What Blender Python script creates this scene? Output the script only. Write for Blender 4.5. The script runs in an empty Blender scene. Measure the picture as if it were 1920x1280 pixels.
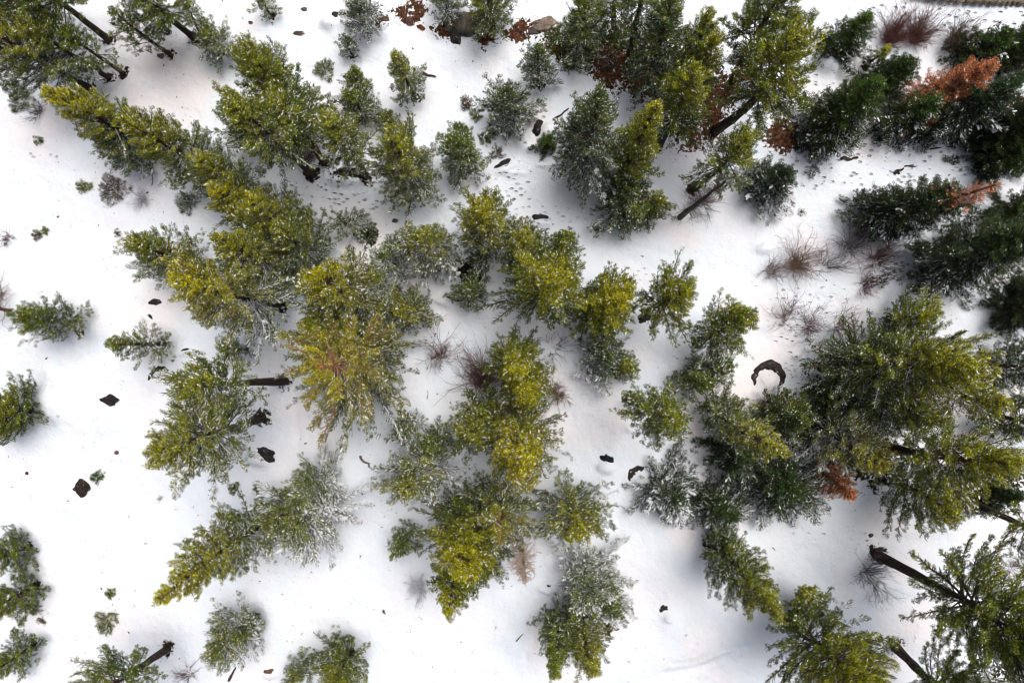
import bpy, math, random
import numpy as np
from mathutils import Vector, noise as mnoise

SC = bpy.context.scene
H = 50.0            # camera height above the snow, metres
PPM = 25.6          # photo pixels per metre on the ground (1920 px wide)
PI = math.pi
# ------------------------------------------------------------------ camera
cam = bpy.data.objects.new('camera', bpy.data.cameras.new('camera'))
SC.collection.objects.link(cam)
cam.location = (0, 0, H)
cam.rotation_euler = (0, 0, 0)
cam.data.sensor_width = 36; cam.data.lens = 24
cam.data.clip_start = 0.5; cam.data.clip_end = 3000
SC.camera = cam
# ------------------------------------------------------------------ sky and sun
SUN_EL = math.radians(70); SUN_AZ = math.radians(40)      # azimuth clockwise from +Y
w = bpy.data.worlds.new('World'); SC.world = w; w.use_nodes = True
nt = w.node_tree; bg = nt.nodes['Background']
sky = nt.nodes.new('ShaderNodeTexSky'); sky.sky_type = 'NISHITA'; sky.sun_disc = False
sky.sun_elevation = SUN_EL; sky.sun_rotation = SUN_AZ
sky.air_density = 0.8; sky.dust_density = 8.0; sky.ozone_density = 0.6
nt.links.new(sky.outputs[0], bg.inputs[0]); bg.inputs[1].default_value = 0.09
sl = bpy.data.lights.new('sun', 'SUN'); sl.energy = 1.5; sl.angle = math.radians(38); sl.color = (0.965, 0.975, 1.0)
sun = bpy.data.objects.new('sun', sl); SC.collection.objects.link(sun)
d = Vector((math.sin(SUN_AZ)*math.cos(SUN_EL), math.cos(SUN_AZ)*math.cos(SUN_EL), math.sin(SUN_EL)))
sun.rotation_euler = d.to_track_quat('Z', 'Y').to_euler(); sun.location = d*80
SC.view_settings.view_transform = 'Standard'; SC.view_settings.look = 'None'
SC.view_settings.gamma = 1; SC.view_settings.exposure = 0.28
SC.view_settings.use_curve_mapping = False
SC.cycles.filter_width = 1.0

# ------------------------------------------------------------------ helpers
def wx(px, z=0.0): return (px-960)/PPM*(H-z)/H
def wy(py, z=0.0): return (640-py)/PPM*(H-z)/H
def W(px, py, z=0.0): return Vector((wx(px, z), wy(py, z), z))

def gz(x, y):
    """height of the snow surface; works on arrays"""
    x = np.asarray(x, float); y = np.asarray(y, float)
    z = 0.16*np.sin(x*0.21+1.3*np.sin(y*0.13))+0.13*np.sin(y*0.27+0.9*np.sin(x*0.17)+1.0)
    z += 0.06*np.sin(x*0.63+y*0.41+1.5*np.sin(y*0.5))+0.05*np.sin(y*0.83-x*0.37+1.2*np.sin(x*0.6))
    z += 0.018*np.sin(x*1.9+2*np.sin(y*1.1))+0.018*np.sin(y*2.2+2*np.sin(x*1.3))
    return z

def tag(o, label=None, cat=None, group=None, kind=None):
    if label: o['label'] = label
    if cat: o['category'] = cat
    if group: o['group'] = group
    if kind: o['kind'] = kind
    return o
def link(o, parent=None):
    SC.collection.objects.link(o)
    if parent is not None: o.parent = parent
    return o
def empty(name, loc):
    o = bpy.data.objects.new(name, None); o.location = loc; o.empty_display_size = 0.3
    return link(o)
def mesh_obj(name, V, F, mat, parent=None, col=None, smooth=False, loc=None):
    """V (n,3); F a list of (m,k) index arrays; col (n,4) colour attribute"""
    me = bpy.data.meshes.new(name)
    V = np.asarray(V, np.float32)
    me.vertices.add(len(V)); me.vertices.foreach_set('co', V.ravel())
    F = [np.asarray(f, np.int32) for f in F if len(f)]
    tot = np.concatenate([np.full(len(f), f.shape[1], np.int32) for f in F])
    idx = np.concatenate([f.ravel() for f in F])
    me.loops.add(len(idx)); me.loops.foreach_set('vertex_index', idx)
    st = np.concatenate([[0], np.cumsum(tot)[:-1]]).astype(np.int32)
    me.polygons.add(len(tot)); me.polygons.foreach_set('loop_start', st)
    me.polygons.foreach_set('loop_total', tot)
    if smooth: me.polygons.foreach_set('use_smooth', np.ones(len(tot), bool))
    if col is not None:
        a = me.color_attributes.new('tone', 'FLOAT_COLOR', 'POINT')
        a.data.foreach_set('color', np.asarray(col, np.float32).ravel())
    me.update(calc_edges=True); me.validate()
    me.materials.append(mat)
    o = bpy.data.objects.new(name, me)
    if loc is not None: o.location = loc
    return link(o, parent)

# ------------------------------------------------------------------ materials
def newmat(name):
    m = bpy.data.materials.new(name); m.use_nodes = True
    n = m.node_tree.nodes; b = n['Principled BSDF']
    b.inputs['Roughness'].default_value = 0.85
    b.inputs['Specular IOR Level'].default_value = 0.15
    return m, m.node_tree, b
def N(t, typ, **kw):
    n = t.nodes.new(typ)
    for k, v in kw.items():
        if k in n.inputs.keys(): n.inputs[k].default_value = v
        else: setattr(n, k, v)
    return n
def noise_node(t, scale, detail=4, vec=None, rough=0.55):
    n = N(t, 'ShaderNodeTexNoise'); n.inputs['Scale'].default_value = scale
    n.inputs['Detail'].default_value = detail; n.inputs['Roughness'].default_value = rough
    if vec: t.links.new(vec, n.inputs['Vector'])
    return n.outputs['Fac']
def ramp(t, fac, stops):
    r = N(t, 'ShaderNodeValToRGB'); e = r.color_ramp.elements
    while len(e) < len(stops): e.new(0.5)
    for i, (p, c) in enumerate(stops): e[i].position = p; e[i].color = (*c, 1) if len(c) == 3 else c
    t.links.new(fac, r.inputs[0]); return r.outputs['Color']
def math_node(t, op, a, b=None, c=None, clamp=False):
    n = N(t, 'ShaderNodeMath', operation=op, use_clamp=clamp)
    for i, v in enumerate((a, b, c)):
        if v is None: continue
        if isinstance(v, (int, float)): n.inputs[i].default_value = v
        else: t.links.new(v, n.inputs[i])
    return n.outputs[0]
def mix(t, fac, a, b):
    n = N(t, 'ShaderNodeMix', data_type='RGBA')
    for s, v in ((n.inputs[0], fac), (n.inputs[6], a), (n.inputs[7], b)):
        if isinstance(v, (int, float)): s.default_value = v
        elif isinstance(v, tuple): s.default_value = (*v, 1)
        else: t.links.new(v, s)
    return n.outputs[2]
def bump(t, b, h, strength, dist):
    n = N(t, 'ShaderNodeBump'); n.inputs['Strength'].default_value = strength
    n.inputs['Distance'].default_value = dist
    t.links.new(h, n.inputs['Height']); t.links.new(n.outputs[0], b.inputs['Normal'])

def mat_needles():
    m, t, b = newmat('conifer_needles')
    a = N(t, 'ShaderNodeAttribute', attribute_name='tone')
    t.links.new(a.outputs['Color'], b.inputs['Base Color'])
    b.inputs['Roughness'].default_value = 0.6
    # needles let a little light through
    tr = N(t, 'ShaderNodeBsdfTranslucent'); t.links.new(a.outputs['Color'], tr.inputs[0])
    ms = N(t, 'ShaderNodeMixShader'); ms.inputs[0].default_value = 0.22
    out = t.nodes['Material Output']
    t.links.new(b.outputs[0], ms.inputs[1]); t.links.new(tr.outputs[0], ms.inputs[2]); t.links.new(ms.outputs[0], out.inputs[0])
    return m
def mat_twigs():
    """bark coloured by the tone attribute; alpha = how much snow lies on the upper side"""
    m, t, b = newmat('snowy_twigs')
    a = N(t, 'ShaderNodeAttribute', attribute_name='tone')
    g = N(t, 'ShaderNodeNewGeometry'); s = N(t, 'ShaderNodeSeparateXYZ'); t.links.new(g.outputs['Normal'], s.inputs[0])
    tc = N(t, 'ShaderNodeTexCoord')
    nz = noise_node(t, 2.2, 3, tc.outputs['Object'])
    v = math_node(t, 'ADD', math_node(t, 'MULTIPLY', a.outputs['Alpha'], 1.3), math_node(t, 'MULTIPLY', math_node(t, 'SUBTRACT', nz, 0.5), 1.6))
    f = math_node(t, 'MULTIPLY', math_node(t, 'GREATER_THAN', v, 0.5), math_node(t, 'GREATER_THAN', s.outputs['Z'], 0.35))
    t.links.new(mix(t, f, a.outputs['Color'], (0.82, 0.84, 0.88)), b.inputs['Base Color'])
    return m
def mat_bark():
    m, t, b = newmat('pine_bark')
    tc = N(t, 'ShaderNodeTexCoord'); mp = N(t, 'ShaderNodeMapping'); mp.inputs['Scale'].default_value = (1, 1, 0.25)
    t.links.new(tc.outputs['Object'], mp.inputs[0])
    nz = noise_node(t, 7, 6, mp.outputs[0])
    a = N(t, 'ShaderNodeAttribute', attribute_name='tone')
    c = ramp(t, nz, [(0.3, (0.35, 0.35, 0.35)), (0.7, (1.7, 1.6, 1.5))])
    mm = N(t, 'ShaderNodeMix', data_type='RGBA', blend_type='MULTIPLY'); mm.inputs[0].default_value = 1
    t.links.new(a.outputs['Color'], mm.inputs[6]); t.links.new(c, mm.inputs[7])
    # a dusting of snow sticks to ledges of the bark
    n2 = noise_node(t, 11, 3, tc.outputs['Object'])
    g = math_node(t, 'GREATER_THAN', n2, 0.70)
    t.links.new(mix(t, g, mm.outputs[2], (0.6, 0.6, 0.62)), b.inputs['Base Color'])
    bump(t, b, nz, 0.9, 0.06)
    return m
def mat_rock():
    m, t, b = newmat('weathered_granite')
    tc = N(t, 'ShaderNodeTexCoord'); n1 = noise_node(t, 2.2, 8, tc.outputs['Object'], 0.7)
    a = N(t, 'ShaderNodeAttribute', attribute_name='tone')
    c = ramp(t, n1, [(0.3, (0.3, 0.3, 0.3)), (0.55, (1.0, 1.0, 1.0)), (0.75, (2.0, 1.9, 1.8))])
    mm = N(t, 'ShaderNodeMix', data_type='RGBA', blend_type='MULTIPLY'); mm.inputs[0].default_value = 1
    t.links.new(a.outputs['Color'], mm.inputs[6]); t.links.new(c, mm.inputs[7])
    n2 = noise_node(t, 6, 4, tc.outputs['Object'])
    g = math_node(t, 'GREATER_THAN', n2, 0.68)
    t.links.new(mix(t, g, mm.outputs[2], (0.75, 0.77, 0.8)), b.inputs['Base Color'])
    bump(t, b, n1, 1.0, 0.12)
    return m
def snow_colour(t, vec):
    n = noise_node(t, 0.09, 3, vec)
    c = ramp(t, n, [(0.36, (0.87, 0.87, 0.90)), (0.5, (0.79, 0.865, 0.925)), (0.64, (0.895, 0.87, 0.87))])
    n2 = noise_node(t, 0.55, 6, vec, 0.65)        # patchy blue-grey tint, painting in the faint shading of drifts
    return mix(t, ramp(t, n2, [(0.45, (0, 0, 0)), (0.7, (0.6, 0.6, 0.6))]), c, (0.77, 0.80, 0.84))
def mat_snow():
    m, t, b = newmat('packed_snow')
    tc = N(t, 'ShaderNodeTexCoord'); P = tc.outputs['Object']
    base = snow_colour(t, P)
    at = N(t, 'ShaderNodeAttribute', attribute_name='tone')       # R = bare earth and painted floor shade, G = footprints, B = needle litter
    se = N(t, 'ShaderNodeSeparateColor'); t.links.new(at.outputs['Color'], se.inputs[0])
    e1 = noise_node(t, 1.1, 8, P, 0.68)
    ev = math_node(t, 'ADD', se.outputs[0], math_node(t, 'MULTIPLY', math_node(t, 'SUBTRACT', e1, 0.5), 2.3))
    ev = math_node(t, 'ADD', ev, math_node(t, 'MULTIPLY', math_node(t, 'SUBTRACT', noise_node(t, 4.5, 5, P, 0.65), 0.54), 2.2))
    ef = math_node(t, 'MULTIPLY', math_node(t, 'SUBTRACT', ev, 0.5), 10, clamp=True)
    n3 = noise_node(t, 5, 6, P)
    earth = ramp(t, n3, [(0.34, (0.016, 0.011, 0.007)), (0.48, (0.06, 0.026, 0.012)), (0.58, (0.12, 0.045, 0.018)), (0.68, (0.15, 0.10, 0.06))])
    dk = ramp(t, n3, [(0.3, (0.012, 0.010, 0.008)), (0.7, (0.05, 0.036, 0.026))])  # near-black floor: litter at trunk feet, forest floor shade painted in elsewhere
    earth = mix(t, at.outputs['Alpha'], dk, earth)
    # needle litter and twig crumbs: small specks
    vo = N(t, 'ShaderNodeTexVoronoi'); vo.inputs['Scale'].default_value = 4.5; vo.inputs['Randomness'].default_value = 1
    t.links.new(P, vo.inputs['Vector'])
    sp = noise_node(t, 1.4, 2, P)
    lim = math_node(t, 'MULTIPLY', math_node(t, 'SUBTRACT', math_node(t, 'ADD', se.outputs[2], math_node(t, 'MULTIPLY', sp, 0.6)), 0.5), 0.22, clamp=True)
    lf = math_node(t, 'LESS_THAN', vo.outputs['Distance'], lim)
    c1 = mix(t, lf, base, (0.16, 0.11, 0.08))
    # footprints
    vf = N(t, 'ShaderNodeTexVoronoi'); vf.inputs['Scale'].default_value = 3.1
    mp = N(t, 'ShaderNodeMapping'); mp.inputs['Scale'].default_value = (0.55, 0.95, 1); mp.inputs['Rotation'].default_value = (0, 0, 0.5)
    t.links.new(P, mp.inputs[0]); t.links.new(mp.outputs[0], vf.inputs['Vector'])
    n4 = noise_node(t, 0.9, 3, P)
    tf = math_node(t, 'MULTIPLY', math_node(t, 'SUBTRACT', math_node(t, 'ADD', se.outputs[1], n4), 0.82), 3.0, clamp=True)
    pit = math_node(t, 'MULTIPLY', math_node(t, 'SUBTRACT', 0.30, vf.outputs['Distance'], clamp=True), -3.2)
    pit = math_node(t, 'MULTIPLY', pit, tf)
    h = math_node(t, 'ADD', math_node(t, 'MULTIPLY', noise_node(t, 1.3, 6, P), 0.5), pit)
    h = math_node(t, 'ADD', h, math_node(t, 'MULTIPLY', noise_node(t, 14, 3, P), 0.03))
    t.links.new(mix(t, ef, c1, earth), b.inputs['Base Color'])
    bump(t, b, h, 0.9, 0.42)
    return m
def mat_cap():
    m, t, b = newmat('snow_cap')
    tc = N(t, 'ShaderNodeTexCoord')
    b.inputs['Base Color'].default_value = (0.86, 0.88, 0.91, 1)
    bump(t, b, noise_node(t, 3, 4, tc.outputs['Object']), 0.4, 0.15)
    return m
def mat_road():
    m, t, b = newmat('gritted_road')
    tc = N(t, 'ShaderNodeTexCoord')
    t.links.new(ramp(t, noise_node(t, 3, 8, tc.outputs['Object'], 0.7), [(0.3, (0.2, 0.17, 0.13)), (0.7, (0.42, 0.37, 0.3))]), b.inputs['Base Color'])
    return m
M_N, M_T, M_B, M_R, M_S, M_C = mat_needles(), mat_twigs(), mat_bark(), mat_rock(), mat_snow(), mat_cap()

# ------------------------------------------------------------------ geometry builders (numpy)
def unit(a): return a/np.maximum(np.linalg.norm(a, axis=-1, keepdims=True), 1e-9)
class Segs:
    """collects tapered tube segments"""
    def __init__(s): s.p0 = []; s.p1 = []; s.r0 = []; s.r1 = []; s.c = []
    def add(s, p0, p1, r0, r1, c):
        p0 = np.atleast_2d(p0); n = len(p0)
        s.p0.append(p0); s.p1.append(np.atleast_2d(p1))
        s.r0.append(np.broadcast_to(r0, n)); s.r1.append(np.broadcast_to(r1, n)); s.c.append(np.broadcast_to(c, (n, 4)))
    def path(s, P, R, c):
        P = np.asarray(P, float); R = np.asarray(R, float); s.add(P[:-1], P[1:], R[:-1], R[1:], c)
    def build(s, name, mat, parent, sides=3):
        p0 = np.concatenate(s.p0); p1 = np.concatenate(s.p1); r0 = np.concatenate(s.r0); r1 = np.concatenate(s.r1); c = np.concatenate(s.c)
        n = len(p0); d = unit(p1-p0)
        up = np.where(np.abs(d[:, 2:3]) > 0.9, [[1., 0, 0]], [[0, 0, 1.]])
        a = unit(np.cross(d, up)); b = np.cross(a, d)
        ang = np.arange(sides)*2*PI/sides+PI/2
        ring = a[:, None]*np.cos(ang)[None, :, None]+b[:, None]*np.sin(ang)[None, :, None]
        V = np.concatenate([p0[:, None]+ring*r0[:, None, None], p1[:, None]+ring*r1[:, None, None]], 1).reshape(-1, 3)
        k = np.arange(sides); k2 = (k+1) % sides
        q = np.stack([k, k2, k2+sides, k+sides], 1)
        F = (np.arange(n)[:, None, None]*2*sides+q[None]).reshape(-1, 4)
        col = np.repeat(c, 2*sides, 0)
        return mesh_obj(name, V, [F], mat, parent, col, smooth=True)

def tube(name, P, R, sides, mat, parent, col, jag=0.0, rng=None, cap=True):
    """one continuous tube along P with ring radii R"""
    P = np.asarray(P, float); R = np.asarray(R, float); n = len(P)
    d = unit(np.gradient(P, axis=0))
    up = np.where(np.abs(d[:, 2:3]) > 0.9, [[1., 0, 0]], [[0, 0, 1.]])
    a = unit(np.cross(d, up)); b = np.cross(a, d)
    ang = np.arange(sides)*2*PI/sides
    rr = R[:, None]*np.ones((1, sides))
    if jag: rr = rr*(1+jag*rng.standard_normal((n, sides)))
    V = (P[:, None]+(a[:, None]*np.cos(ang)[None, :, None]+b[:, None]*np.sin(ang)[None, :, None])*rr[..., None]).reshape(-1, 3)
    k = np.arange(sides); k2 = (k+1) % sides
    F = (np.arange(n-1)[:, None, None]*sides+np.stack([k, k2, k2+sides, k+sides], 1)[None]).reshape(-1, 4)
    Fs = [F]
    if cap: Fs += [np.arange(sides)[None]+(n-1)*sides, np.arange(sides)[None, ::-1]]
    if np.ndim(col) == 1: col = np.tile(col, (n, 1))
    return mesh_obj(name, V, Fs, mat, parent, np.repeat(col, sides, 0), smooth=True)

def tufts_mesh(rng, C, A, S, G, frost, snow, K=11, wide=0.22, spread=1.0, long=1.1):
    """needle rosettes: centres C, axes A, sizes S, colours G, chance of frosted needles, size of snow dab"""
    n = len(C)
    up = np.tile([[0, 0, 1.]], (n, 1))+rng.normal(0, 0.35, (n, 3))
    a = unit(np.cross(A, up)); b = np.cross(a, A)
    ph = rng.uniform(0, 2*PI, (n, 1))+np.arange(K)[None]*2.4+rng.normal(0, 0.3, (n, K))
    u = (np.arange(K)[None]+rng.uniform(0, 1, (n, K)))/K                 # place along the twig end, 0 = back, 1 = tip
    al = -0.15+1.05*u**1.5+rng.normal(0, 0.12, (n, K))
    dr = unit(A[:, None]*al[..., None]+(a[:, None]*np.cos(ph)[..., None]+b[:, None]*np.sin(ph)[..., None])*spread)
    L = S[:, None]*(0.80-0.12*u)*rng.uniform(0.86, 1.1, (n, K))
    u2 = np.array([0, 0, 1.])+rng.normal(0, 0.45, (n, K, 3))
    wd = unit(np.cross(dr, u2))*(S[:, None, None]*wide*0.5)
    o_ = C[:, None]+A[:, None]*(S[:, None]*(u-0.75)*long)[..., None]
    base = o_+dr*(L*0.04)[..., None]
    tip = o_+dr*L[..., None]
    V = np.stack([base-wd*0.35, base+wd*0.35, tip+wd, tip-wd], 2).reshape(-1, 3)     # a spray of needles, splayed at the end
    m = n*K
    i = np.arange(m)[:, None]*4
    F5 = i+np.array([[0, 1, 2, 3]])
    g = G[:, None]*np.exp(rng.normal(0.0, 0.45, (n, K, 1)))*np.exp(rng.normal(0, 0.22, (n, 1, 1)))
    isf = (rng.uniform(0, 1, (n, K)) < frost[:, None])[..., None]
    g = np.where(isf, np.array([0.58, 0.57, 0.49])*rng.uniform(0.4, 1.15, (n, K, 1)), g)
    core = np.array([0.020, 0.018, 0.009])*0.6+g*0.14                   # inner needle ends darkened: shade painted in, over brown sheaths and bud
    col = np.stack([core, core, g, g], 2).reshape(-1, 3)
    # snow dabs: low pyramids lying along the tuft axis
    k = np.where(snow > 0.01)[0]
    Vs = [V]; cs = [col]; Fs = [F5]
    if len(k):
        c = C[k]+np.array([0, 0, 1.])*(S[k]*0.30)[:, None]-A[k]*(S[k]*0.1)[:, None]
        ax = A[k].copy(); ax[:, 2] *= 0.6; ax = unit(ax+rng.normal(0, 0.12, ax.shape))
        sd = unit(np.cross(ax, [0, 0, 1.]))
        l = (S[k]*snow[k])[:, None]*rng.uniform(0.8, 2.0, (len(k), 1)); wv = l*rng.uniform(0.2, 0.42, (len(k), 1))*(1+np.clip(snow[k][:, None]-.5, 0, 1))
        hgt = l*0.35*np.array([[0, 0, 1.]])
        r = lambda: rng.normal(0, 0.12, (len(k), 1))*l
        pts = np.stack([c+ax*l+r(), c+ax*l*0.45+sd*wv+r(), c-ax*l*0.5+sd*wv*0.8+r(), c-ax*l, c-ax*l*0.5-sd*wv+r(), c+ax*l*0.5-sd*wv*0.8, c+hgt], 1)
        off = len(V)
        j = off+np.arange(len(k))[:, None]*7
        T = np.concatenate([j+np.array([[q, (q+1) % 6, 6]]) for q in range(6)])
        Vs.append(pts.reshape(-1, 3)); Fs.append(T)
        cs.append(np.tile([0.84, 0.86, 0.89], (len(k)*7, 1)))
    V = np.concatenate(Vs); col = np.concatenate(cs)
    return V, Fs, np.concatenate([col, np.ones((len(col), 1))], 1)

DARK = np.array([0.026, 0.060, 0.015]); MIDG = np.array([0.135, 0.225, 0.016]); YEL = np.array([0.52, 0.47, 0.008])
FIRD = np.array([0.014, 0.034, 0.012]); FIRG = np.array([0.044, 0.100, 0.018]); ORG = np.array([0.72, 0.30, 0.13])
GOLD = np.array([0.40, 0.25, 0.015])
def lerp(a, b, t):
    t = np.clip(np.asarray(t, float), 0, 1)[..., None]; return a*(1-t)+b*t

tree_no = 0
SNOWDIR = np.array([0.35, -0.94])
def tree(T, R, label, B=None, h=None, kind='pine', y=0.5, s=0.35, den=1.0, cs=0.15, gold=0.0, dead=0.0, blue=0.0, bare=0.0, dark=0.0, cat='tree', name=None, group=None, trunk=None, sz=1.0):
    """T tip pixel, B foot pixel, R crown radius in pixels"""
    global tree_no; tree_no += 1
    rng = np.random.default_rng(1000+tree_no)
    rT = math.hypot(T[0]-960, T[1]-640)
    if h is None: h = H*(1-math.hypot(B[0]-960, B[1]-640)/max(rT, 1)); h = min(max(h, 2.5), 26)
    if B is None: B = (960+(T[0]-960)*(H-h)/H, 640+(T[1]-640)*(H-h)/H)
    p0 = W(*B); p0.z = float(gz(p0.x, p0.y)); tip = W(T[0], T[1], h)
    fir = kind == 'fir'
    if fir and T[0] > 1600 and T[1] < 720: s *= 0.62; R *= 0.93
    if not fir and s < 0.65: s *= 0.85
    if h < 6.5 and not fir and den >= 0.8: den *= 1.45
    Rm = R/PPM*1.0*(1-(0.3 if fir else 0.5)*h/H)
    name = name or ('fir_tree' if fir else 'pine_tree')
    root = empty(name, p0)
    tag(root, label, cat, group or ('snow dusted firs on the slope' if fir else 'pine trees standing in the snow'))
    ax = np.array(tip-p0); ax[2] = h
    bend = rng.normal(0, 0.012*h, 2)
    def axis(t):
        t = np.asarray(t, float); o = np.multiply.outer(t, ax)
        o[..., 0] += bend[0]*np.sin(PI*t); o[..., 1] += bend[1]*np.sin(PI*t); return o
    r0 = trunk or (0.03+0.0175*h)
    ts = np.linspace(0, 1, 14); P = axis(ts); P[0] -= np.array([0, 0, 0.7])
    P = np.concatenate([[P[0]], axis([0.012]), P[1:]])
    rad = np.concatenate([[r0*1.25], [r0*1.1], r0*(1-ts[1:])**0.8+0.02])
    tt = np.concatenate([[0, 0.012], ts[1:]])
    bc = lerp(np.array([0.035, 0.026, 0.021]), np.array([0.13, 0.07, 0.042]), np.clip((tt-0.45)*2, 0, 1))
    if bare > 0: bc = lerp(bc, np.array([0.5, 0.22, 0.12]), np.clip((tt-0.6)*3, 0, 1))
    tube('trunk', P, rad, 8, M_B, root, np.concatenate([bc, np.ones((len(bc), 1))], 1), 0.07, rng)
    # --- branches
    sg = Segs(); C = []; A = []; HT = []; BN = []; TF = []
    crown_h = h*(1-cs)
    sp = (0.28 if fir else 0.40)/den**0.5
    nw = max(5, int(crown_h/sp))
    lob = rng.uniform(0, 2*PI, 3)
    for wi in range(nw):
        t = (wi+rng.uniform(0.1, 0.9))/nw
        if fir: rw = Rm*((1-t)**0.75*0.93+0.07)*1.15
        else: rw = Rm*min(1.0, 0.78+1.5*t)*((1-t)**0.58*0.97+0.05)*1.36
        nb = rng.integers(6, 9) if fir else rng.integers(6, 9)
        if h < 5: nb += 1
        z = cs+(1-cs)*t
        o = axis(z); ph0 = rng.uniform(0, 2*PI)
        for bi in range(nb):
            az = ph0+bi*2*PI/nb+rng.normal(0, 0.22)
            L = rw*rng.uniform(0.55, 1.25)*(1+0.16*math.sin(2*az+lob[0])+0.10*math.sin(3*az+lob[1]+3*t))
            if not fir and rng.random() < 0.10: L *= 0.5
            L = max(L, 0.22)
            strip = bare > 0 and rng.random() < bare*np.clip((z-0.5)*2.2, 0, 1)
            if strip: L *= 0.72
            if fir: e0 = 0.10+0.75*t**2-0.22*(1-t); e1 = e0+0.25
            else: e0 = rng.normal(0.05, 0.12)+0.85*t**1.5; e1 = e0+rng.uniform(0.35, 0.75)
            ns = 5; pts = [o.copy()]; el = e0; st = L/ns; aa = az
            for q in range(ns):
                el = e0+(e1-e0)*(q/(ns-1)); aa += rng.normal(0, 0.09)
                pts.append(pts[-1]+st*np.array([math.cos(aa)*math.cos(el), math.sin(aa)*math.cos(el), math.sin(el)]))
            pts = np.array(pts)
            rb = 0.010+0.011*L
            bn = rng.uniform(0, 1)
            brown = np.array([0.085, 0.062, 0.048])*rng.uniform(0.7, 1.4)
            if bare > 0 and t > 0.5: brown = np.array([0.45, 0.24, 0.15])*rng.uniform(0.7, 1.1)
            dtop = fir and 0 < dead < 1 and z > 1-dead
            if dtop: brown = np.array([0.50, 0.24, 0.14])*rng.uniform(0.7, 1.1)
            side = float(np.dot([math.cos(az), math.sin(az)], SNOWDIR))
            sn = np.clip(s*(1.15-0.9*z)+0.25*side*s+rng.normal(0, 0.12), 0, 1)
            sg.path(pts, np.linspace(rb, rb*0.35, ns+1), (*brown, 0.0 if strip else min(1, sn*1.1)))
            if strip: continue
            if dtop: rb *= 0.8
            # twigs
            step = (0.14 if fir else 0.135)/den**0.5*sz
            start = 0.18 if fir else 0.30
            if L < 0.8: start *= 0.4
            nt_ = max(2, int(L*(1-start)/step))
            u = start+(1-start)*(np.arange(nt_)+rng.uniform(0, 1, nt_)*0.7)/nt_
            u = np.minimum(u, 1.0)
            f = u*ns; i0 = np.minimum(f.astype(int), ns-1); fr = (f-i0)[:, None]
            pb = pts[i0]*(1-fr)+pts[i0+1]*fr
            dd = unit(pts[i0+1]-pts[i0])
            sdv = unit(np.cross(dd, [0, 0, 1.]))*np.where(np.arange(nt_) % 2 == 0, 1, -1)[:, None]
            tl = (L*0.38 if fir else min(L, 2.2)*0.24+0.06)*(1.05-u)**(0.8 if fir else 0.5)*rng.uniform(0.4, 1.3, nt_)+0.08
            td = unit(dd*0.95+sdv*rng.uniform(0.2, 0.9, (nt_, 1))+np.array([0, 0, 1.])*rng.uniform(-0.15, 0.5, (nt_, 1))*(0.4 if fir else 1))
            pe = pb+td*tl[:, None]
            sg.add(pb, pe, rb*0.38+0.002, rb*0.2+0.002, (*brown, min(1, sn)))
            ends = [pe, pts[-1:]]; dirs = [td, unit(pts[-1:]-pts[-2:-1])]
            if dtop and rng.random() < 0.8: continue
            # extra rosettes part way along longer twigs
            lg = tl > (0.28 if fir else 0.30)*sz
            for fq in (0.62, 0.3):
                k = np.where(lg & (rng.random(nt_) < 0.9))[0]
                if len(k):
                    jit = rng.normal(0, 0.05, (len(k), 3)); ends.append(pb[k]+(pe[k]-pb[k])*fq+jit); dirs.append(unit(td[k]+rng.normal(0, 0.35, (len(k), 3))+[0, 0, .25]))
            E = np.concatenate(ends); D = np.concatenate(dirs)
            C.append(E); A.append(D); HT.append(np.full(len(E), z)); BN.append(np.full(len(E), bn)); TF.append(np.clip(E @ np.array([SNOWDIR[0], SNOWDIR[1], 0])/max(Rm, .5), -1, 1))
    tp = axis(1.0)
    C.append(tp[None]); A.append(np.array([[0, 0, 1.]])); HT.append(np.ones(1)); BN.append(np.ones(1)*.5); TF.append(np.zeros(1))
    C = np.concatenate(C); A = unit(np.concatenate(A)+[0, 0, 0.12]); HT = np.concatenate(HT); BN = np.concatenate(BN); TF = np.concatenate(TF)
    cell = (0.16 if fir else (0.215 if h > 6.5 else 0.19)*sz)                                      # keep one rosette per cell so each stands free
    key = np.floor((C+rng.uniform(0, 1, 3))/cell).astype(np.int64); _, k = np.unique(key @ np.array([1, 4001, 16008001]), return_index=True)
    if not fir:                                                            # lower limbs and the rim carry fewer rosettes
        hn = (HT[k]-cs)/(1-cs); ax_ = axis(HT[k]); rr_ = np.hypot(C[k, 0]-ax_[:, 0], C[k, 1]-ax_[:, 1])/max(Rm, .3)
        k = k[rng.random(len(k)) < np.clip(0.62+0.9*hn, 0, 1)*np.clip(1.25-0.45*rr_, 0.45, 1)]
    C, A, HT, BN, TF = C[k], A[k], HT[k], BN[k], TF[k]
    n = len(C)
    if fir: S = rng.uniform(0.13, 0.21, n)*sz
    else: S = rng.uniform(0.125, 0.195, n)*sz*(1 if h > 6.5 else 0.92)
    cl = 0.5+0.5*np.sin(C[:, 0]*1.7+C[:, 1]*1.3+lob[2]*3)*np.sin(C[:, 2]*1.1+C[:, 1]*0.9)
    v = rng.uniform(0, 1, n)
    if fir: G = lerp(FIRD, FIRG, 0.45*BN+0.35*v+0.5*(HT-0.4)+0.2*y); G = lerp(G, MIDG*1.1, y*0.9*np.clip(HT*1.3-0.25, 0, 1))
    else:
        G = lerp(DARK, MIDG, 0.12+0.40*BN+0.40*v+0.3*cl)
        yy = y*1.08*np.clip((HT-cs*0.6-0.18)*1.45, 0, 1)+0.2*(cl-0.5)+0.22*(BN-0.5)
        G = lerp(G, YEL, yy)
    if dark: G = G*(1-dark)
    if blue: G = lerp(G, np.array([0.04, 0.075, 0.055]), blue)
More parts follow.
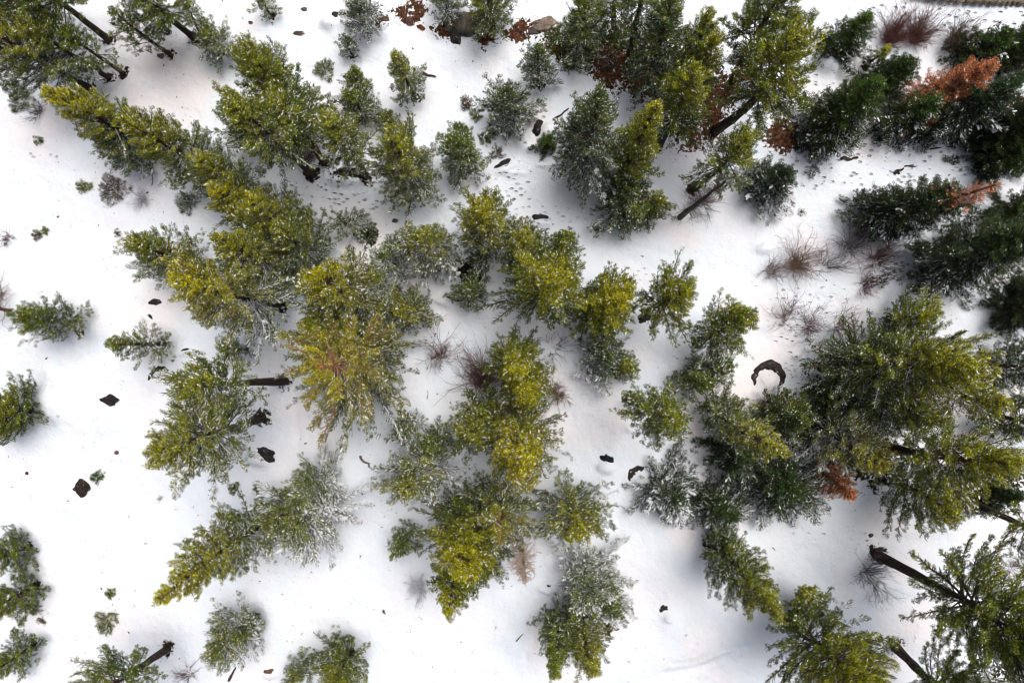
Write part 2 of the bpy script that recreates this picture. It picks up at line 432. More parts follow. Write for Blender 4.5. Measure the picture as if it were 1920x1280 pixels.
    if gold: G = np.where((rng.random(n) < gold*np.clip(HT*1.6-0.4, 0, 1)*(0.35+BN))[:, None], GOLD*rng.uniform(.5, 1.1, (n, 1)), G)
    if dead:
        m = HT > (1-dead)+rng.normal(0, 0.06, n)
        G = np.where(m[:, None], lerp(ORG, np.array([0.55, 0.19, 0.07]), v), G)
    snf = np.clip(s*((1.25-1.05*HT) if fir else (1.5-1.35*HT))+0.35*s*TF+rng.normal(0, 0.08, n), 0, 1)
    frost = np.clip(snf*(0.14 if fir else 0.50), 0, 0.66)
    dab = np.where(rng.random(n) < 0.26+0.7*s, rng.uniform(0.24, 0.44, n)+0.8*np.clip(snf-0.45, 0, 0.7), 0)
    if fir:
        q = 0.5+0.5*np.sin(C[:, 0]*3.1+lob[0])*np.sin(C[:, 1]*3.3+lob[1]+C[:, 2])*np.sin(C[:, 2]*2.7+C[:, 0])
        qs = np.clip(snf*1.05+(q-0.5)*1.5+0.35*TF, 0, 1)
        dab = np.where(rng.random(n) < qs*0.8, rng.uniform(0.2, 0.42, n)+0.9*np.clip(qs-0.6, 0, 1), 0)*(s > 0.15)
    sg.path(axis(np.linspace(cs*0.97, 1, 24)), np.full(24, 0.008), (0.05, 0.04, 0.03, 0))
    sg.build('branches', M_T, root, 4)
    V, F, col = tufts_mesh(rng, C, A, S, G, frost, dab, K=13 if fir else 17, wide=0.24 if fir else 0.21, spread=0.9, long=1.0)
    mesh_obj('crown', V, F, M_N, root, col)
    wells.append((p0.x, p0.y, r0*1.6+0.25, Rm))
    return root
wells = []

def bare_bush(B, R, label, h=2.0, stems=26, tone=(0.16, 0.095, 0.08), lean=(0, 0), snow=0.1, name='willow_bush', cat='bush', group='leafless bushes in the snow', r=0.018, seed=0, depth=3):
    rng = np.random.default_rng(5000+seed+int(B[0])*3+int(B[1]))
    p = W(*B); p.z = float(gz(p.x, p.y)); sg = Segs(); Rm = R/PPM
    def grow(o, d, L, rad, dep):
        ns = 4; pts = [o]; dv = d
        for q in range(ns):
            dv = unit(dv+rng.normal(0, 0.14, 3)+np.array([0, 0, 0.05])); pts.append(pts[-1]+dv*L/ns)
            if dep > 0:
                for _ in range(1 if rng.random() < 0.75 else 2):
                    grow(pts[-1], unit(dv+rng.normal(0, 0.5, 3)), L*rng.uniform(0.3, 0.62), rad*0.6, dep-1)
        sg.path(pts, np.linspace(rad, rad*0.4, ns+1), (*(np.array(tone)*rng.uniform(0.6, 1.4)), snow))
    stems = int(stems*1.9); r *= 1.05; tone = tuple(np.array(tone)*1.15)
    for i in range(stems):
        az = rng.uniform(0, 2*PI); rr = math.sqrt(rng.random())
        tgt = np.array([math.cos(az)*Rm*rr+lean[0], math.sin(az)*Rm*rr+lean[1], h*rng.uniform(0.6, 1.0)])
        o = np.array([rng.normal(0, 0.10*Rm), rng.normal(0, 0.10*Rm), -0.2])
        grow(o, unit(tgt-o), np.linalg.norm(tgt-o)*0.85, r*rng.uniform(0.7, 1.3), depth-1)
    ob = sg.build(name, M_T, None, 3); ob.location = p
    return tag(ob, label, cat, group)

def snag(B, T, label, R=28, tone=(0.09, 0.07, 0.06), name='dead_tree', snow=0.2, nb=70, fluff=False, group=None, rad=None):
    rng = np.random.default_rng(int(B[0]+B[1]))
    rT = math.hypot(T[0]-960, T[1]-640); h = max(3, H*(1-math.hypot(B[0]-960, B[1]-640)/rT))
    p0 = W(*B); p0.z = float(gz(p0.x, p0.y)); tip = W(T[0], T[1], h)
    root = tag(empty(name, p0), label, 'tree', group)
    ax = np.array(tip-p0); ts = np.linspace(0, 1, 10); P = np.multiply.outer(ts, ax); P[1:-1, :2] += rng.normal(0, 0.05, (8, 2)); P[0, 2] -= 0.5
    r0 = rad or 0.06+0.016*h
    tube('trunk', P, r0*(1-ts*0.85), 7, M_B, root, np.array([*tone, 1.0]), 0.06, rng)
    sg = Segs(); Rm = R/PPM*0.9
    for i in range(nb):
        t = rng.uniform(0.12, 0.98); o = ax*t; az = rng.uniform(0, 2*PI); L = Rm*rng.uniform(0.5, 1.1)*(1-0.6*t if not fluff else math.sin(PI*min(0.95, t*0.8+0.15)))
        dv = np.array([math.cos(az), math.sin(az), rng.uniform(0.0, 0.6)]); pts = [o]
        for q in range(4):
            dv = unit(dv+rng.normal(0, 0.18, 3)); pts.append(pts[-1]+dv*L/4)
            for _ in range(4 if fluff else 1):
                e = unit(dv+rng.normal(0, 0.6, 3)); sg.path([pts[-1], pts[-1]+e*L*0.22, pts[-1]+unit(e+rng.normal(0, .3, 3))*L*0.42], [0.011, 0.008, 0.005], (*(np.array(tone)*rng.uniform(1, 1.7)), snow))
        sg.path(pts, np.linspace(0.02, 0.007, 5), (*(np.array(tone)*rng.uniform(0.8, 1.6)), snow))
    sg.path(np.multiply.outer(np.linspace(0.1, 1, 12), ax), np.full(12, 0.008), (*tone, 0)); sg.build('branches', M_T, root, 3)
    return root

def shrub(B, R, label, h=0.7, y=0.35, s=0.4, kind='g', group='small snow dusted shrubs'):
    """low leafy shrub: short stems with needle rosettes"""
    rng = np.random.default_rng(9000+int(B[0])*7+int(B[1]))
    p = W(*B); p.z = float(gz(p.x, p.y)); Rm = R/PPM
    n = max(10, int(150*Rm**1.6)); n = min(n, 420)
    az = rng.uniform(0, 2*PI, n); rr = Rm*np.sqrt(rng.random(n))*(1+0.22*np.sin(3*az+B[0])); zz = h*(1-(rr/Rm/1.25)**2)*rng.uniform(0.35, 1, n)
    C = np.stack([np.cos(az)*rr, np.sin(az)*rr, zz], 1); A = unit(np.stack([np.cos(az)*rr/Rm, np.sin(az)*rr/Rm, np.full(n, 0.7)], 1)+rng.normal(0, 0.2, (n, 3)))
    if kind == 'g': G = lerp(lerp(DARK, MIDG, rng.random(n)), YEL, y*rng.random(n))
    else: G = lerp(np.array([0.10, 0.06, 0.045]), np.array([0.20, 0.15, 0.09]), rng.random(n))
    S = rng.uniform(0.11, 0.19, n)
    fr = np.clip(s*rng.uniform(0.2, 1.1, n), 0, .8); dab = np.where(rng.random(n) < 0.25+s*0.6, rng.uniform(0.2, 0.45, n), 0)
    root = tag(empty('shrub', p), label, 'shrub', group)
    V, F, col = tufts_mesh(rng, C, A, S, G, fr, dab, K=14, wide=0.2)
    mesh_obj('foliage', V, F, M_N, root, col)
    sg = Segs(); o = np.zeros((n, 3)); o[:, 2] = -0.15; o[:, :2] = C[:, :2]*0.25
    sg.add(o, C, 0.014, 0.007, (0.07, 0.05, 0.04, 0.3)); sg.build('stems', M_T, root, 3)
    wells.append((p.x, p.y, 0.05, Rm*0.6))
    return root

def ico(n=4):
    import bmesh
    bm = bmesh.new(); bmesh.ops.create_icosphere(bm, subdivisions=n, radius=1)
    V = np.array([v.co[:] for v in bm.verts]); F = np.array([[v.index for v in f.verts] for f in bm.faces]); bm.free(); return V, F
ICO = {k: ico(k) for k in (2, 3, 4)}
def lump(name, scale, seed, mat, tone, parent=None, rough=0.35, lev=4, cuts=5, zc=0.0):
    V, F = ICO[lev]; V = V.copy(); rng = np.random.default_rng(seed)
    for _ in range(cuts):                       # flat fracture faces
        nrm = unit(rng.normal(0, 1, 3)); dd = rng.uniform(0.62, 0.92); q = V @ nrm
        V = V-np.outer(np.maximum(q-dd, 0), nrm)*0.9
    off = Vector(rng.uniform(-50, 50, 3))
    dsp = np.array([mnoise.fractal(Vector(v)*1.6+off, 0.7, 2.1, 5) for v in V])
    V = V*(1+rough*dsp[:, None])*np.array(scale); V[:, 2] += zc
    o = mesh_obj(name, V, [F], mat, parent, np.tile([*tone, 1.0], (len(V), 1)), smooth=False if mat is M_R else True)
    return o
rock_no = 0
drifts = []
def rock(c, sz, label, rot=0, cap=(-.25, -.45), capk=0.9, tone=(0.05, 0.042, 0.038), hk=0.55, group='dark boulders poking through the snow', name='boulder', cat='rock', rough=0.3):
    """c pixel centre, sz pixel size; cap = shift of the snow cap as fraction of size (None: no cap)"""
    global rock_no; rock_no += 1
    p = W(*c); p.z = float(gz(p.x, p.y)); a, b = sz[0]/PPM/2, sz[1]/PPM/2; hh = hk*min(a, b)*1.6
    if max(tone) < 0.1: tone = tuple(0.7*q for q in tone)
    root = empty(name, p); root.rotation_euler = (0, 0, math.radians(rot)); tag(root, label, cat, group)
    lump('stone', (a, b, hh), rock_no, M_R, tone, root, rough, 4 if a > 0.35 else 3, zc=hh*0.02)
    if cap is not None and a > 0.2 and not (abs(c[0]-180) < 60 and abs(c[1]-830) < 120):                  # snow has drifted over one side of the stone
        ra = math.radians(rot); ux, uy = cap[0]*a*2.3, cap[1]*b*2.1
        drifts.append((p.x+ux*math.cos(ra)-uy*math.sin(ra), p.y+ux*math.sin(ra)+uy*math.cos(ra), a*0.92, b*0.88, ra, hh*1.15))
    wells.append((p.x, p.y, 0.0, 0.0))
    return root
def arc_rock(pts, label, width=0.3, tone=(0.035, 0.03, 0.028), group='dark boulders poking through the snow', cap=None, name='boulder', cat='rock', z=0.1):
    """long curved rim of rock showing along a melted hollow; optional snow dome beside it (px, py, rx, ry)"""
    global rock_no; rock_no += 1
    rng = np.random.default_rng(300+rock_no); c = W(*pts[0][:2]); c.z = float(gz(c.x, c.y))
    root = tag(empty(name, c), label, cat, group)
    P = np.array([[*(W(a, b)-c)[:2], 0.0] for a, b, *_ in pts]); ww = np.array([q[2] if len(q) > 2 else 1 for q in pts])*width
    # smooth resample
    k = np.linspace(0, len(P)-1, len(P)*5); i = np.minimum(k.astype(int), len(P)-2); f = (k-i)[:, None]; f = f*f*(3-2*f)*0.4+f*0.6
    Q = P[i]*(1-f)+P[i+1]*f; R_ = np.interp(k, np.arange(len(P)), ww)
    Q[:, :2] += rng.normal(0, 0.02, (len(Q), 2)); Q[:, 2] = z
    tube('stone', Q, R_, 9, M_R, root, np.array([*tone, 1.0]), 0.12, rng)
    if cap: drifts.append((wx(cap[0]), wy(cap[1]), cap[2]/PPM, cap[3]/PPM, 0.0, 0.34))
    return root
def log(a, b, rad, label, tone=(0.06, 0.045, 0.035), name='fallen_branch', cat='branch', twigs=3):
    rng = np.random.default_rng(int(a[0]+a[1]*3)); A_ = W(*a); A_.z = float(gz(A_.x, A_.y))+rad*0.5; B_ = W(*b)-A_; B_.z = 0.02
    ts = np.linspace(0, 1, 7); P = np.multiply.outer(ts, np.array(B_)); P[1:-1] += rng.normal(0, rad*0.6, (5, 3)); P[:, 2] += rad*0.4
    o = tube(name, P, rad*(1-0.6*ts), 7, M_B, None, np.array([*tone, 1.0]), 0.12, rng); o.location = A_
    return tag(o, label, cat, 'fallen wood lying on the snow')

# ------------------------------------------------------------------ trees: T tip pixel, R crown radius, B foot pixel, all in photo pixels
# top left
tree((-21,-94),72,'tall dark pine with a bare lower trunk, second from the top left corner',B=(205,75),cs=0.42,y=.25,s=.25)
tree((-54,32),80,'big pine with olive tip at the left edge, standing in the densest top left clump',B=(168,165),cs=0.22,y=.75,s=.4,den=1.1)
tree((56,50),54,'slim long trunked pine just left of the thinnest pine of the top left clump',B=(207,148),cs=0.45,y=.5,s=.4,den=.8)
tree((120,62),40,'thinnest pine of the top left clump, its lowest foot farthest right',B=(234,139),cs=0.35,y=.15,s=.35,den=.5)
tree((-18,-42),66,'dark pine between the two tall trunks in the top left corner',B=(145,72),cs=0.4,y=.35,s=.25)
tree((-60,-95),72,'dark green pine in the very top left corner, its trunk hidden by its own crown',B=(85,22),cs=.2,y=.3,s=.2)
tree((196,-90),66,'leafy pine leaning over the top edge with dark trunk and stump beside its foot',B=(365,72),cs=0.33,y=.55,s=.25)
tree((214,22),36,'thin narrow pine with small grey rock at its foot near the top left',B=(323,106),cs=0.28,y=.15,s=.4,den=.55,gold=.1)
tree((252,-28),34,'small pine half hidden between the leafy pine and the thin narrow pine',B=(316,60),cs=.2,y=.3,s=.35,den=.7)
tree((352,8),30,'spindly pine with curved bare trunk beside a round young pine',B=(386,78),cs=0.5,y=.2,s=.45,den=.5)
tree((392,60),38,'round young pine with frosted lower branches above the big twin pines',B=(420,100),cs=.05,y=.3,s=.55)
tree((442,92),20,'small pale green pine tucked against the round young pine',h=2.6,cs=.05,y=.45,s=.3)
tree((488,-6),26,'sparse little pine at the top edge left of the round ring rock',B=(508,30),cs=.05,y=.2,s=.5,den=.6)
tree((664,0),36,'grey green frosted pine at the top edge beside a brown boulder',B=(690,58),cs=.08,y=.05,s=.65,blue=.5)
tree((648,70),26,'little frosted pine just below the grey green one at the top edge',B=(660,102),cs=.1,y=.05,s=.5,blue=.4,den=.7)
tree((738,98),31,'narrow leaning pine standing alone on open snow near the top centre',B=(778,180),cs=.04,y=.5,s=.4)
tree((661,125),26,'narrow upper pine of the stacked pair right of the big twin pines',B=(670,175),cs=.05,y=.3,s=.4)
tree((655,172),37,'brownish rounded pine directly below the narrow one of the stacked pair',B=(681,222),cs=.04,y=.15,s=.4)
tree((470,100),80,'broad deep green round topped pine, uppermost of the big group left of centre top',B=(562,228),cs=.1,y=.35,s=.22,den=1.15)
tree((432,190),68,'large pine with pale green tips whose black trunk meets the snow by a dark stump',B=(583,325),cs=0.5,y=.55,s=.4,den=1.1)
tree((500,188),50,'full olive pine behind the black trunked one, in the big group left of centre top',B=(605,303),cs=0.42,y=.6,s=.4,den=1.1)
tree((422,195),40,'frosted grey pine at the left flank of the big twin pines',B=(480,262),cs=.1,y=.05,s=.6)
tree((612,222),56,'olive pine with a slim dark trunk planted beside a black hollow',B=(684,330),cs=0.4,y=.5,s=.5)
tree((735,250),66,'wide star shaped pine with white radiating branches beside the olive slim trunked pine',B=(778,346),cs=.04,y=.5,s=.45)
tree((722,214),26,'small frosted sapling showing behind the wide star shaped pine',B=(738,240),cs=.05,y=.25,s=.5)
tree((860,262),48,'dark rounded pine standing alone right of the wide star shaped pine',B=(872,318),cs=.03,y=.12,s=.5)
tree((862,240),22,'small dark green sapling rising behind the lone dark rounded pine',h=2.6,cs=.03,y=.1,s=.25)
tree((954,172),50,'blue green pine with snowy radiating branches near the ring of small rocks, top centre',B=(957,225),cs=.03,y=.1,s=.55,blue=.5)
tree((1009,90),32,'slender grey green pine just right of the blue green pine',B=(1011,160),cs=.12,y=.15,s=.5,blue=.4)
tree((1028,262),26,'compact dark evergreen beside the black boulder at upper centre',h=1.8,kind='fir',cs=.02,y=.45,s=.15)
tree((836,-25),34,'frosted pine at the top edge just left of the cliff rocks',B=(840,25),cs=.1,y=.1,s=.55,blue=.3)
tree((905,-30),44,'yellowish pine growing on top of the grey cliff rock',B=(928,55),cs=.12,y=.45,s=.3)
# top right wood
tree((1095,-30),46,'dense green pine at the top edge above the tan slab rock',B=(1085,95),cs=.06,y=.25,s=.35)
tree((1162,-60),44,'open pine with thin vertical trunk over the rust coloured ground',B=(1150,68),cs=.2,y=.35,s=.25,den=.6)
tree((1222,-65),44,'second open pine with thin trunk right above the rust coloured ground',B=(1181,108),cs=0.45,y=.35,s=.25,den=.6)
tree((1262,-10),64,'large blue green pine at the middle of the top right wood edge',B=(1215,165),cs=.06,y=.15,s=.38,blue=.25,den=1.1)
tree((1330,20),50,'green pine at the top edge between the blue green one and the tallest pine',B=(1262,190),cs=.1,y=.3,s=.3)
tree((1126,170),70,'frosted blue green pine with long bowed white branches left in the top right wood',B=(1098,318),cs=.05,y=.18,s=.55,blue=.45,den=1.1)
tree((1235,190),50,'bright yellow green pine right against the frosted one with bowed branches',B=(1165,335),cs=.1,y=.6,s=.2)
tree((1305,125),48,'bright olive pine with domed crown leaning over rusty ground',B=(1236,272),cs=0.35,y=.6,s=.2)
tree((1345,65),46,'olive pine directly left of the tallest pine of the top right wood',B=(1262,205),cs=.2,y=.5,s=.28)
tree((1500,60),80,'tallest pine of the top right wood with thick dark trunk rising from rusty ground',B=(1342,244),cs=0.5,y=.62,s=.18,den=1.15,trunk=.36)
tree((1505,-70),70,'tall deep green pine at the top edge behind the tallest one',B=(1370,160),cs=0.4,y=.35,s=.2,trunk=.3)
tree((1408,252),50,'open pine with curved dark trunk just above a bare leafless snag',B=(1303,352),cs=0.5,y=.5,s=.3)
tree((1185,345),52,'snow speckled dark pine below the frosted one with bowed branches',B=(1160,385),cs=.05,y=.15,s=.45,blue=.3)
tree((1200,400),44,'low loose pine spilling toward the footprints under the top right wood',B=(1185,395),h=5,cs=.05,y=.1,s=.5)
tree((1242,370),30,'small pine with forked dark trunk at the foot of the top right wood',B=(1208,412),h=6,cs=.2,y=.4,s=.35)
snag((1275,408),(1362,338),'bare leafless snag with thin side twigs below the curved trunk pine',R=34,tone=(.075,.06,.052))
tree((1483,318),48,'small snowy cone shaped fir alone on the snow below the top right wood',B=(1420,355),kind='fir',cs=.01,y=.1,s=.55,blue=.4)
tree((1655,150),66,'mid sized fir with snowy skirt beside the brown earth hollow',B=(1535,255),kind='fir',cs=.02,y=.45,s=.45)
tree((1632,28),46,'green fir standing beside the tan and rust coloured rock',B=(1568,92),kind='fir',cs=.03,y=.5,s=.4)
tree((1712,112),50,'very dark fir between the snowy skirted fir and the rust orange one',B=(1640,165),kind='fir',cs=.03,y=.15,s=.12)
tree((1668,88),16,'tiny yellow green pine with leaning stem below the twiggy red brown thicket',h=3,cs=.3,y=.8,s=.1,den=.6)
tree((1760,185),52,'frosted olive fir below the rust orange fir',B=(1672,240),kind='fir',cs=.03,y=.3,s=.6,den=.8)
tree((1862,118),62,'dead fir with rust orange needles near the top right corner',B=(1725,205),kind='fir',cs=.03,dead=1.0,s=.3,den=.8,cat='tree')
tree((1890,62),50,'dark green fir right of the rust orange one at the corner',B=(1815,115),kind='fir',cs=.03,y=.25,s=.25)
tree((1965,60),56,'dark fir cut by the right edge near the top right corner',B=(1880,110),kind='fir',cs=.03,y=.25,s=.2)
tree((1910,150),72,'dark fir heavily snowed along its lower side, below the rust orange one',B=(1765,232),kind='fir',cs=.03,y=.1,s=.62,blue=.3)
tree((1985,190),76,'near black fir at the right edge above the twig strewn gap',B=(1850,265),kind='fir',cs=.03,y=.02,s=.05,dark=.35)
tree((1955,280),56,'green fir at the right edge just below the near black one',B=(1850,310),kind='fir',cs=.03,y=.35,s=.3)
tree((1872,345),62,'conical fir with a dead orange top pointing to the right edge',B=(1636,407),kind='fir',cs=.02,y=.12,s=.5,dead=.28,bare=.0)
tree((1990,375),56,'dark fir cut by the right edge beneath the orange topped fir',B=(1885,405),kind='fir',cs=.03,y=.35,s=.2)
tree((1965,440),88,'largest snow laden fir on the right side, dark on top and white below',B=(1755,500),kind='fir',cs=.02,y=.3,s=.58,blue=.2)
tree((2000,560),66,'near black fir at the right edge under the largest snow laden fir',B=(1885,570),kind='fir',cs=.02,y=.05,s=.08,dark=.2)
tree((1960,690),60,'blue grey pine at the right edge behind the giant spreading pine',B=(1850,685),cs=.08,y=.02,s=.4,blue=.6)
tree((1985,800),60,'dark pine at the right edge behind the golden tipped pine',B=(1860,775),cs=.1,y=.2,s=.15,dark=.3)
# giant pines on the right
tree((1835,695),110,'giant spreading pine with bright tip on the right side',B=(1600,680),h=15,cs=.05,y=.55,s=.36,den=1.25,sz=1.1)
tree((1740,592),50,'side pine merging with the upper flank of the giant spreading pine',B=(1670,602),h=8,cs=.05,y=.5,s=.35)
tree((1895,760),48,'narrow golden pine pointing right below the giant spreading pine',B=(1730,728),cs=.1,y=.6,s=.3)
tree((1760,790),70,'broad green pine under the giant spreading one, dark at its foot',B=(1600,745),h=10.5,cs=.05,y=.35,s=.45,den=1.1)
tree((1915,872),78,'tall golden tipped pine near the right edge with dark slanting trunk',B=(1622,826),h=16,cs=0.5,y=.75,s=.35,den=1.1,gold=.05,trunk=.34)
tree((1790,965),66,'spreading olive pine whose lower limbs hang over open snow at the right',B=(1668,900),h=9,cs=.1,y=.5,s=.38)
tree((2080,1060),60,'leaning pine whose black trunk crosses to the right edge, crown outside the view',B=(1750,912),h=15,cs=.6,y=.4,s=.2,trunk=.3)
tree((1880,960),36,'small blue snowed fir under the black slanting trunk at the right',h=4,kind='fir',cs=.03,y=.02,s=.6,blue=.6)
tree((1920,935),40,'black green fir in the gap by the right edge',h=6,kind='fir',cs=.03,y=.02,s=.05,dark=.3)
tree((1664,880),60,'golden tipped pine with white dead branches, left of the golden tall one',B=(1530,790),h=10,cs=.08,y=.65,s=.55,gold=.1)
tree((1510,790),44,'dark pine filling the gap between the narrow yellow tipped pine and the white branched one',h=6,cs=.05,y=.1,s=.3,dark=.2)
tree((1472,850),50,'narrow pine with yellow tip and snow striped flank right of the ring boulder',B=(1330,762),h=13,cs=.05,y=.65,s=.42,den=1.1)
tree((1330,720),32,'dark frosted pine at the foot of the narrow yellow tipped pine',h=6,cs=.05,y=.15,s=.5)
tree((1490,925),82,'round dark fir with snow sprinkled skirt in the lower right wood',B=(1440,900),h=6.5,kind='fir',cs=.02,y=.08,s=.5)
tree((1395,865),68,'dark fir under the yellow tipped narrow pine',B=(1368,835),kind='fir',h=5,cs=.02,y=.08,s=.4,blue=.2)
tree((1600,932),34,'small dead fir with brick red needles at the lower edge of the right wood',B=(1545,890),h=6,kind='fir',cs=.02,dead=1.0,s=.25,den=.5)
tree((1272,940),62,'dark fir loaded with white clumps beside a curved black rock',h=5,kind='fir',cs=.02,y=.05,s=1.2,den=.9)
tree((1372,968),60,'grey frosted fir next to the dark fir loaded with white clumps',h=5,kind='fir',cs=.02,y=.1,s=.7,den=1.0)
tree((1390,1040),30,'frosted small pine joining the grey frosted fir and the narrow leaning pine',h=5,cs=.05,y=.2,s=.6)
# lower right
tree((1462,1160),52,'narrow leaning pine rooted at a reddish stump hole, lower right',B=(1331,1014),cs=.08,y=.5,s=.4)
tree((1640,1300),92,'big golden pine at the bottom edge with dark forked trunk at its foot',B=(1480,1165),h=15,cs=0.2,y=.72,s=.3,den=1.05,trunk=.3)
tree((1512,1100),40,'young brown tipped pine at the left shoulder of the big golden pine',B=(1490,1150),h=7,cs=.1,y=.5,s=.35)
tree((2010,1240),120,'giant pine in the bottom right corner on a long bare black trunk',B=(1645,1040),h=17,cs=0.48,y=.55,s=.2,den=1.7,trunk=.36)
tree((1905,1400),90,'pine in the bottom right corner whose trunk foot shows beside the big golden pine',B=(1683,1215),h=14,cs=0.4,den=1.4,y=.3,s=.3,trunk=.32)
# left side
tree((-12,776),52,'round olive pine cut by the left edge at mid height',B=(50,768),h=4.5,cs=.03,den=1.5,y=.4,s=.2)
tree((38,594),46,'snow laden cone shaped pine with a dark stump at its foot, near the left edge',B=(145,604),cs=0.15,y=.2,s=.5,den=1.3)
tree((212,646),38,'sparse little pine lying like an arrow left of the golden crown',B=(310,645),cs=.05,y=.15,s=.45,den=.55)
snag((20,582),(-60,575),'bare twiggy tree at the left edge with brown trunk',R=40,tone=(.10,.055,.045))
tree((-30,1058),34,'dark green pine at the left edge, upper of the two near the bottom',h=4,cs=0.03,den=1.5,y=.25,s=.25)
tree((-34,1150),34,'olive green pine at the left edge, lower and bigger of the two',h=5,cs=0.03,den=1.5,y=.5,s=.15)
tree((-20,1262),36,'small pine at the bottom left corner',h=4,cs=.05,y=.35,s=.3)
# diagonal row from the upper left to the centre
tree((92,172),66,'golden olive pine at the upper left end of the long diagonal row',B=(278,275),cs=.03,y=.85,s=.3,gold=.06)
tree((200,262),44,'frosted brown pine hanging under the upper end of the diagonal row',B=(262,290),h=6,cs=.05,y=.05,s=.55,den=.6)
tree((228,222),60,'second pine of the long diagonal row, olive with dark trunk line',B=(398,318),cs=.03,y=.6,s=.38)
tree((365,292),50,'third pine of the diagonal row, yellowish at its crown centre',B=(455,352),h=9,cs=.03,y=.55,s=.42)
tree((398,355),50,'bright pine at the bend of the diagonal row, above the frosted grey pine',B=(478,400),h=8,cs=.03,y=.85,s=.3)
tree((462,372),62,'pale yellow green pine at the middle of the diagonal row',B=(560,438),cs=.05,y=.7,s=.4)
tree((252,455),64,'wide frosted grey green pine with olive left rim, below the diagonal row',B=(368,512),h=10,cs=.03,y=.38,s=.6)
tree((402,442),60,'mid green pine between the wide frosted pine and the diagonal row',B=(537,514),h=12,cs=.1,y=.65,s=.45)
tree((528,428),62,'frosted green pine at the lower right end of the diagonal row',B=(590,490),h=9,cs=.05,y=.3,s=.55)
tree((335,528),82,'broad golden topped pine with a black foot hollow, left of centre',B=(522,570),h=15,cs=0.26,y=1.0,s=.6,den=1.1,gold=.06)
tree((345,728),66,'green topped pine held by a long straight bare trunk, left of centre',B=(532,715),cs=0.57,y=.65,s=.6)
tree((295,845),78,'large pine with jagged olive left rim on a thick black trunk',B=(490,783),h=14,cs=0.42,y=.72,s=.55,den=1.1,trunk=.32)
tree((420,650),30,'small frosted pine showing its foot above the long straight trunk',B=(462,655),h=5,cs=.15,y=.1,s=.6,den=.7)
tree((585,515),72,'brightest yellow pine left of the centre with slanting dark trunk',B=(722,580),h=14,cs=0.32,y=1.0,s=.5,gold=.06)
tree((575,612),44,'dark green pine wedged over the huge orange stemmed pine',h=11,cs=.2,y=.3,s=.15)
tree((595,688),132,'huge round pine with bare orange stem and ribs at its centre',B=(690,676),h=15,cs=.04,y=.85,s=.52,den=1.25,bare=.7,gold=.12,sz=1.0)
tree((742,585),44,'small olive pine with orange tuft beside a black hole right of the yellow pine',B=(782,576),h=6,cs=.03,y=.6,s=.45,gold=.06)
tree((790,440),62,'fountain shaped frosted pine with white ribs near the centre top',B=(812,490),h=8,cs=.03,y=.4,s=.65)
tree((637,412),38,'thin frosted grey sapling in the middle of the picture upper left of centre',h=4,cs=.05,y=.05,s=.6,den=.5)
tree((718,480),42,'grey brown frosted pine between the yellow pine and the fountain shaped one',h=5,cs=.05,y=.0,s=.65,den=.6)
# centre
tree((903,385),62,'bright green pine above the open pine at the centre',h=11,cs=.04,y=.72,s=.35)
tree((985,440),50,'olive pine joining the bright green one and the open pine at the centre',h=10,cs=.05,y=.55,s=.35)
tree((1035,520),84,'open pine with spidery bare limbs at the centre of the picture',h=15,cs=.18,y=.75,s=.2,den=.8)
tree((1066,442),28,'small frosted pine crest at the upper right of the open central pine',h=7,cs=.1,y=.2,s=.3)
tree((880,545),34,'small dark frosted pine beside the black hollow left of the open pine',h=4.5,cs=.03,y=.1,s=.45,blue=.3)
tree((1166,562),60,'dense yellow green pine right of the open central pine',h=13,cs=.06,y=.8,s=.12,den=1.25)
tree((1145,675),54,'frosted blue green pine below the dense yellow green one',h=5.5,cs=.03,y=.08,s=.65,blue=.4)
tree((1182,690),30,'little star shaped sapling with snow white ribs on the frosted pine side',h=6,cs=.05,y=.35,s=.6)
tree((1285,545),56,'dark olive pine with exposed black trunk right of the dense yellow green one',B=(1207,590),h=11,cs=0.42,y=.6,s=.12)
tree((1400,585),54,'dark brown green pine above the ring boulder',B=(1302,640),h=11,cs=0.25,y=.4,s=.4)
tree((1362,690),36,'frosted dark pine immediately left of the ring boulder',h=5,cs=.04,y=.12,s=.6)
tree((1263,787),52,'lone pine with fringed branches and a black foot right of lower centre',B=(1179,745),h=14,cs=0.45,y=.4,s=.45)
tree((972,700),58,'tall olive pine just below the open central pine',h=13,cs=.05,y=.7,s=.25)
tree((985,735),40,'golden topped pine between the tall olive pine and the orange tipped one',h=14,cs=.3,y=1.0,s=.15,gold=.05)
tree((985,872),84,'orange tipped yellow pine with airy frosted rim, below centre',h=15,cs=.05,y=1.0,s=.42,gold=.12)
tree((876,815),62,'olive pine with its foot in a small ring hollow, lower centre',B=(925,768),h=10,cs=0.22,y=.5,s=.35)
tree((808,845),38,'low dark green pine with drooping arms left of the ring hollow pine',h=5,cs=.03,y=.1,s=.4)
tree((750,815),33,'pale frosted tan pine with small black foot left of lower centre',h=5,cs=.03,y=.1,s=.8)
tree((758,925),62,'fan shaped frosted pine with dangling lower arms, lower centre left',h=9,cs=.04,y=.4,s=.65)
tree((745,1034),32,'small frosted pine under the fan shaped one',B=(775,1000),h=5,cs=.04,y=.1,s=.6)
tree((832,968),30,'grey frosted sapling left of the broken topped pine',h=3.2,cs=.04,y=.0,s=.75)
tree((936,1003),66,'broken topped pine with bare pinkish limbs radiating from its centre',h=11,cs=.04,y=.5,s=.55,bare=.6)
tree((858,1080),70,'dense moss green pine below the broken topped one',h=14,cs=.05,y=.75,s=.12,den=1.25)
tree((900,1085),44,'frosted green side pine hugging the right of the dense moss green one',h=6,cs=.04,y=.1,s=.5,blue=.2)
tree((838,1150),40,'young yellow green pine with dangling arms at the tip of the moss green pine',h=11,cs=.3,y=.7,s=.1)
tree((1092,1000),66,'round olive and grey pine alone at the lower centre right',h=9,cs=.03,y=.62,s=.55)
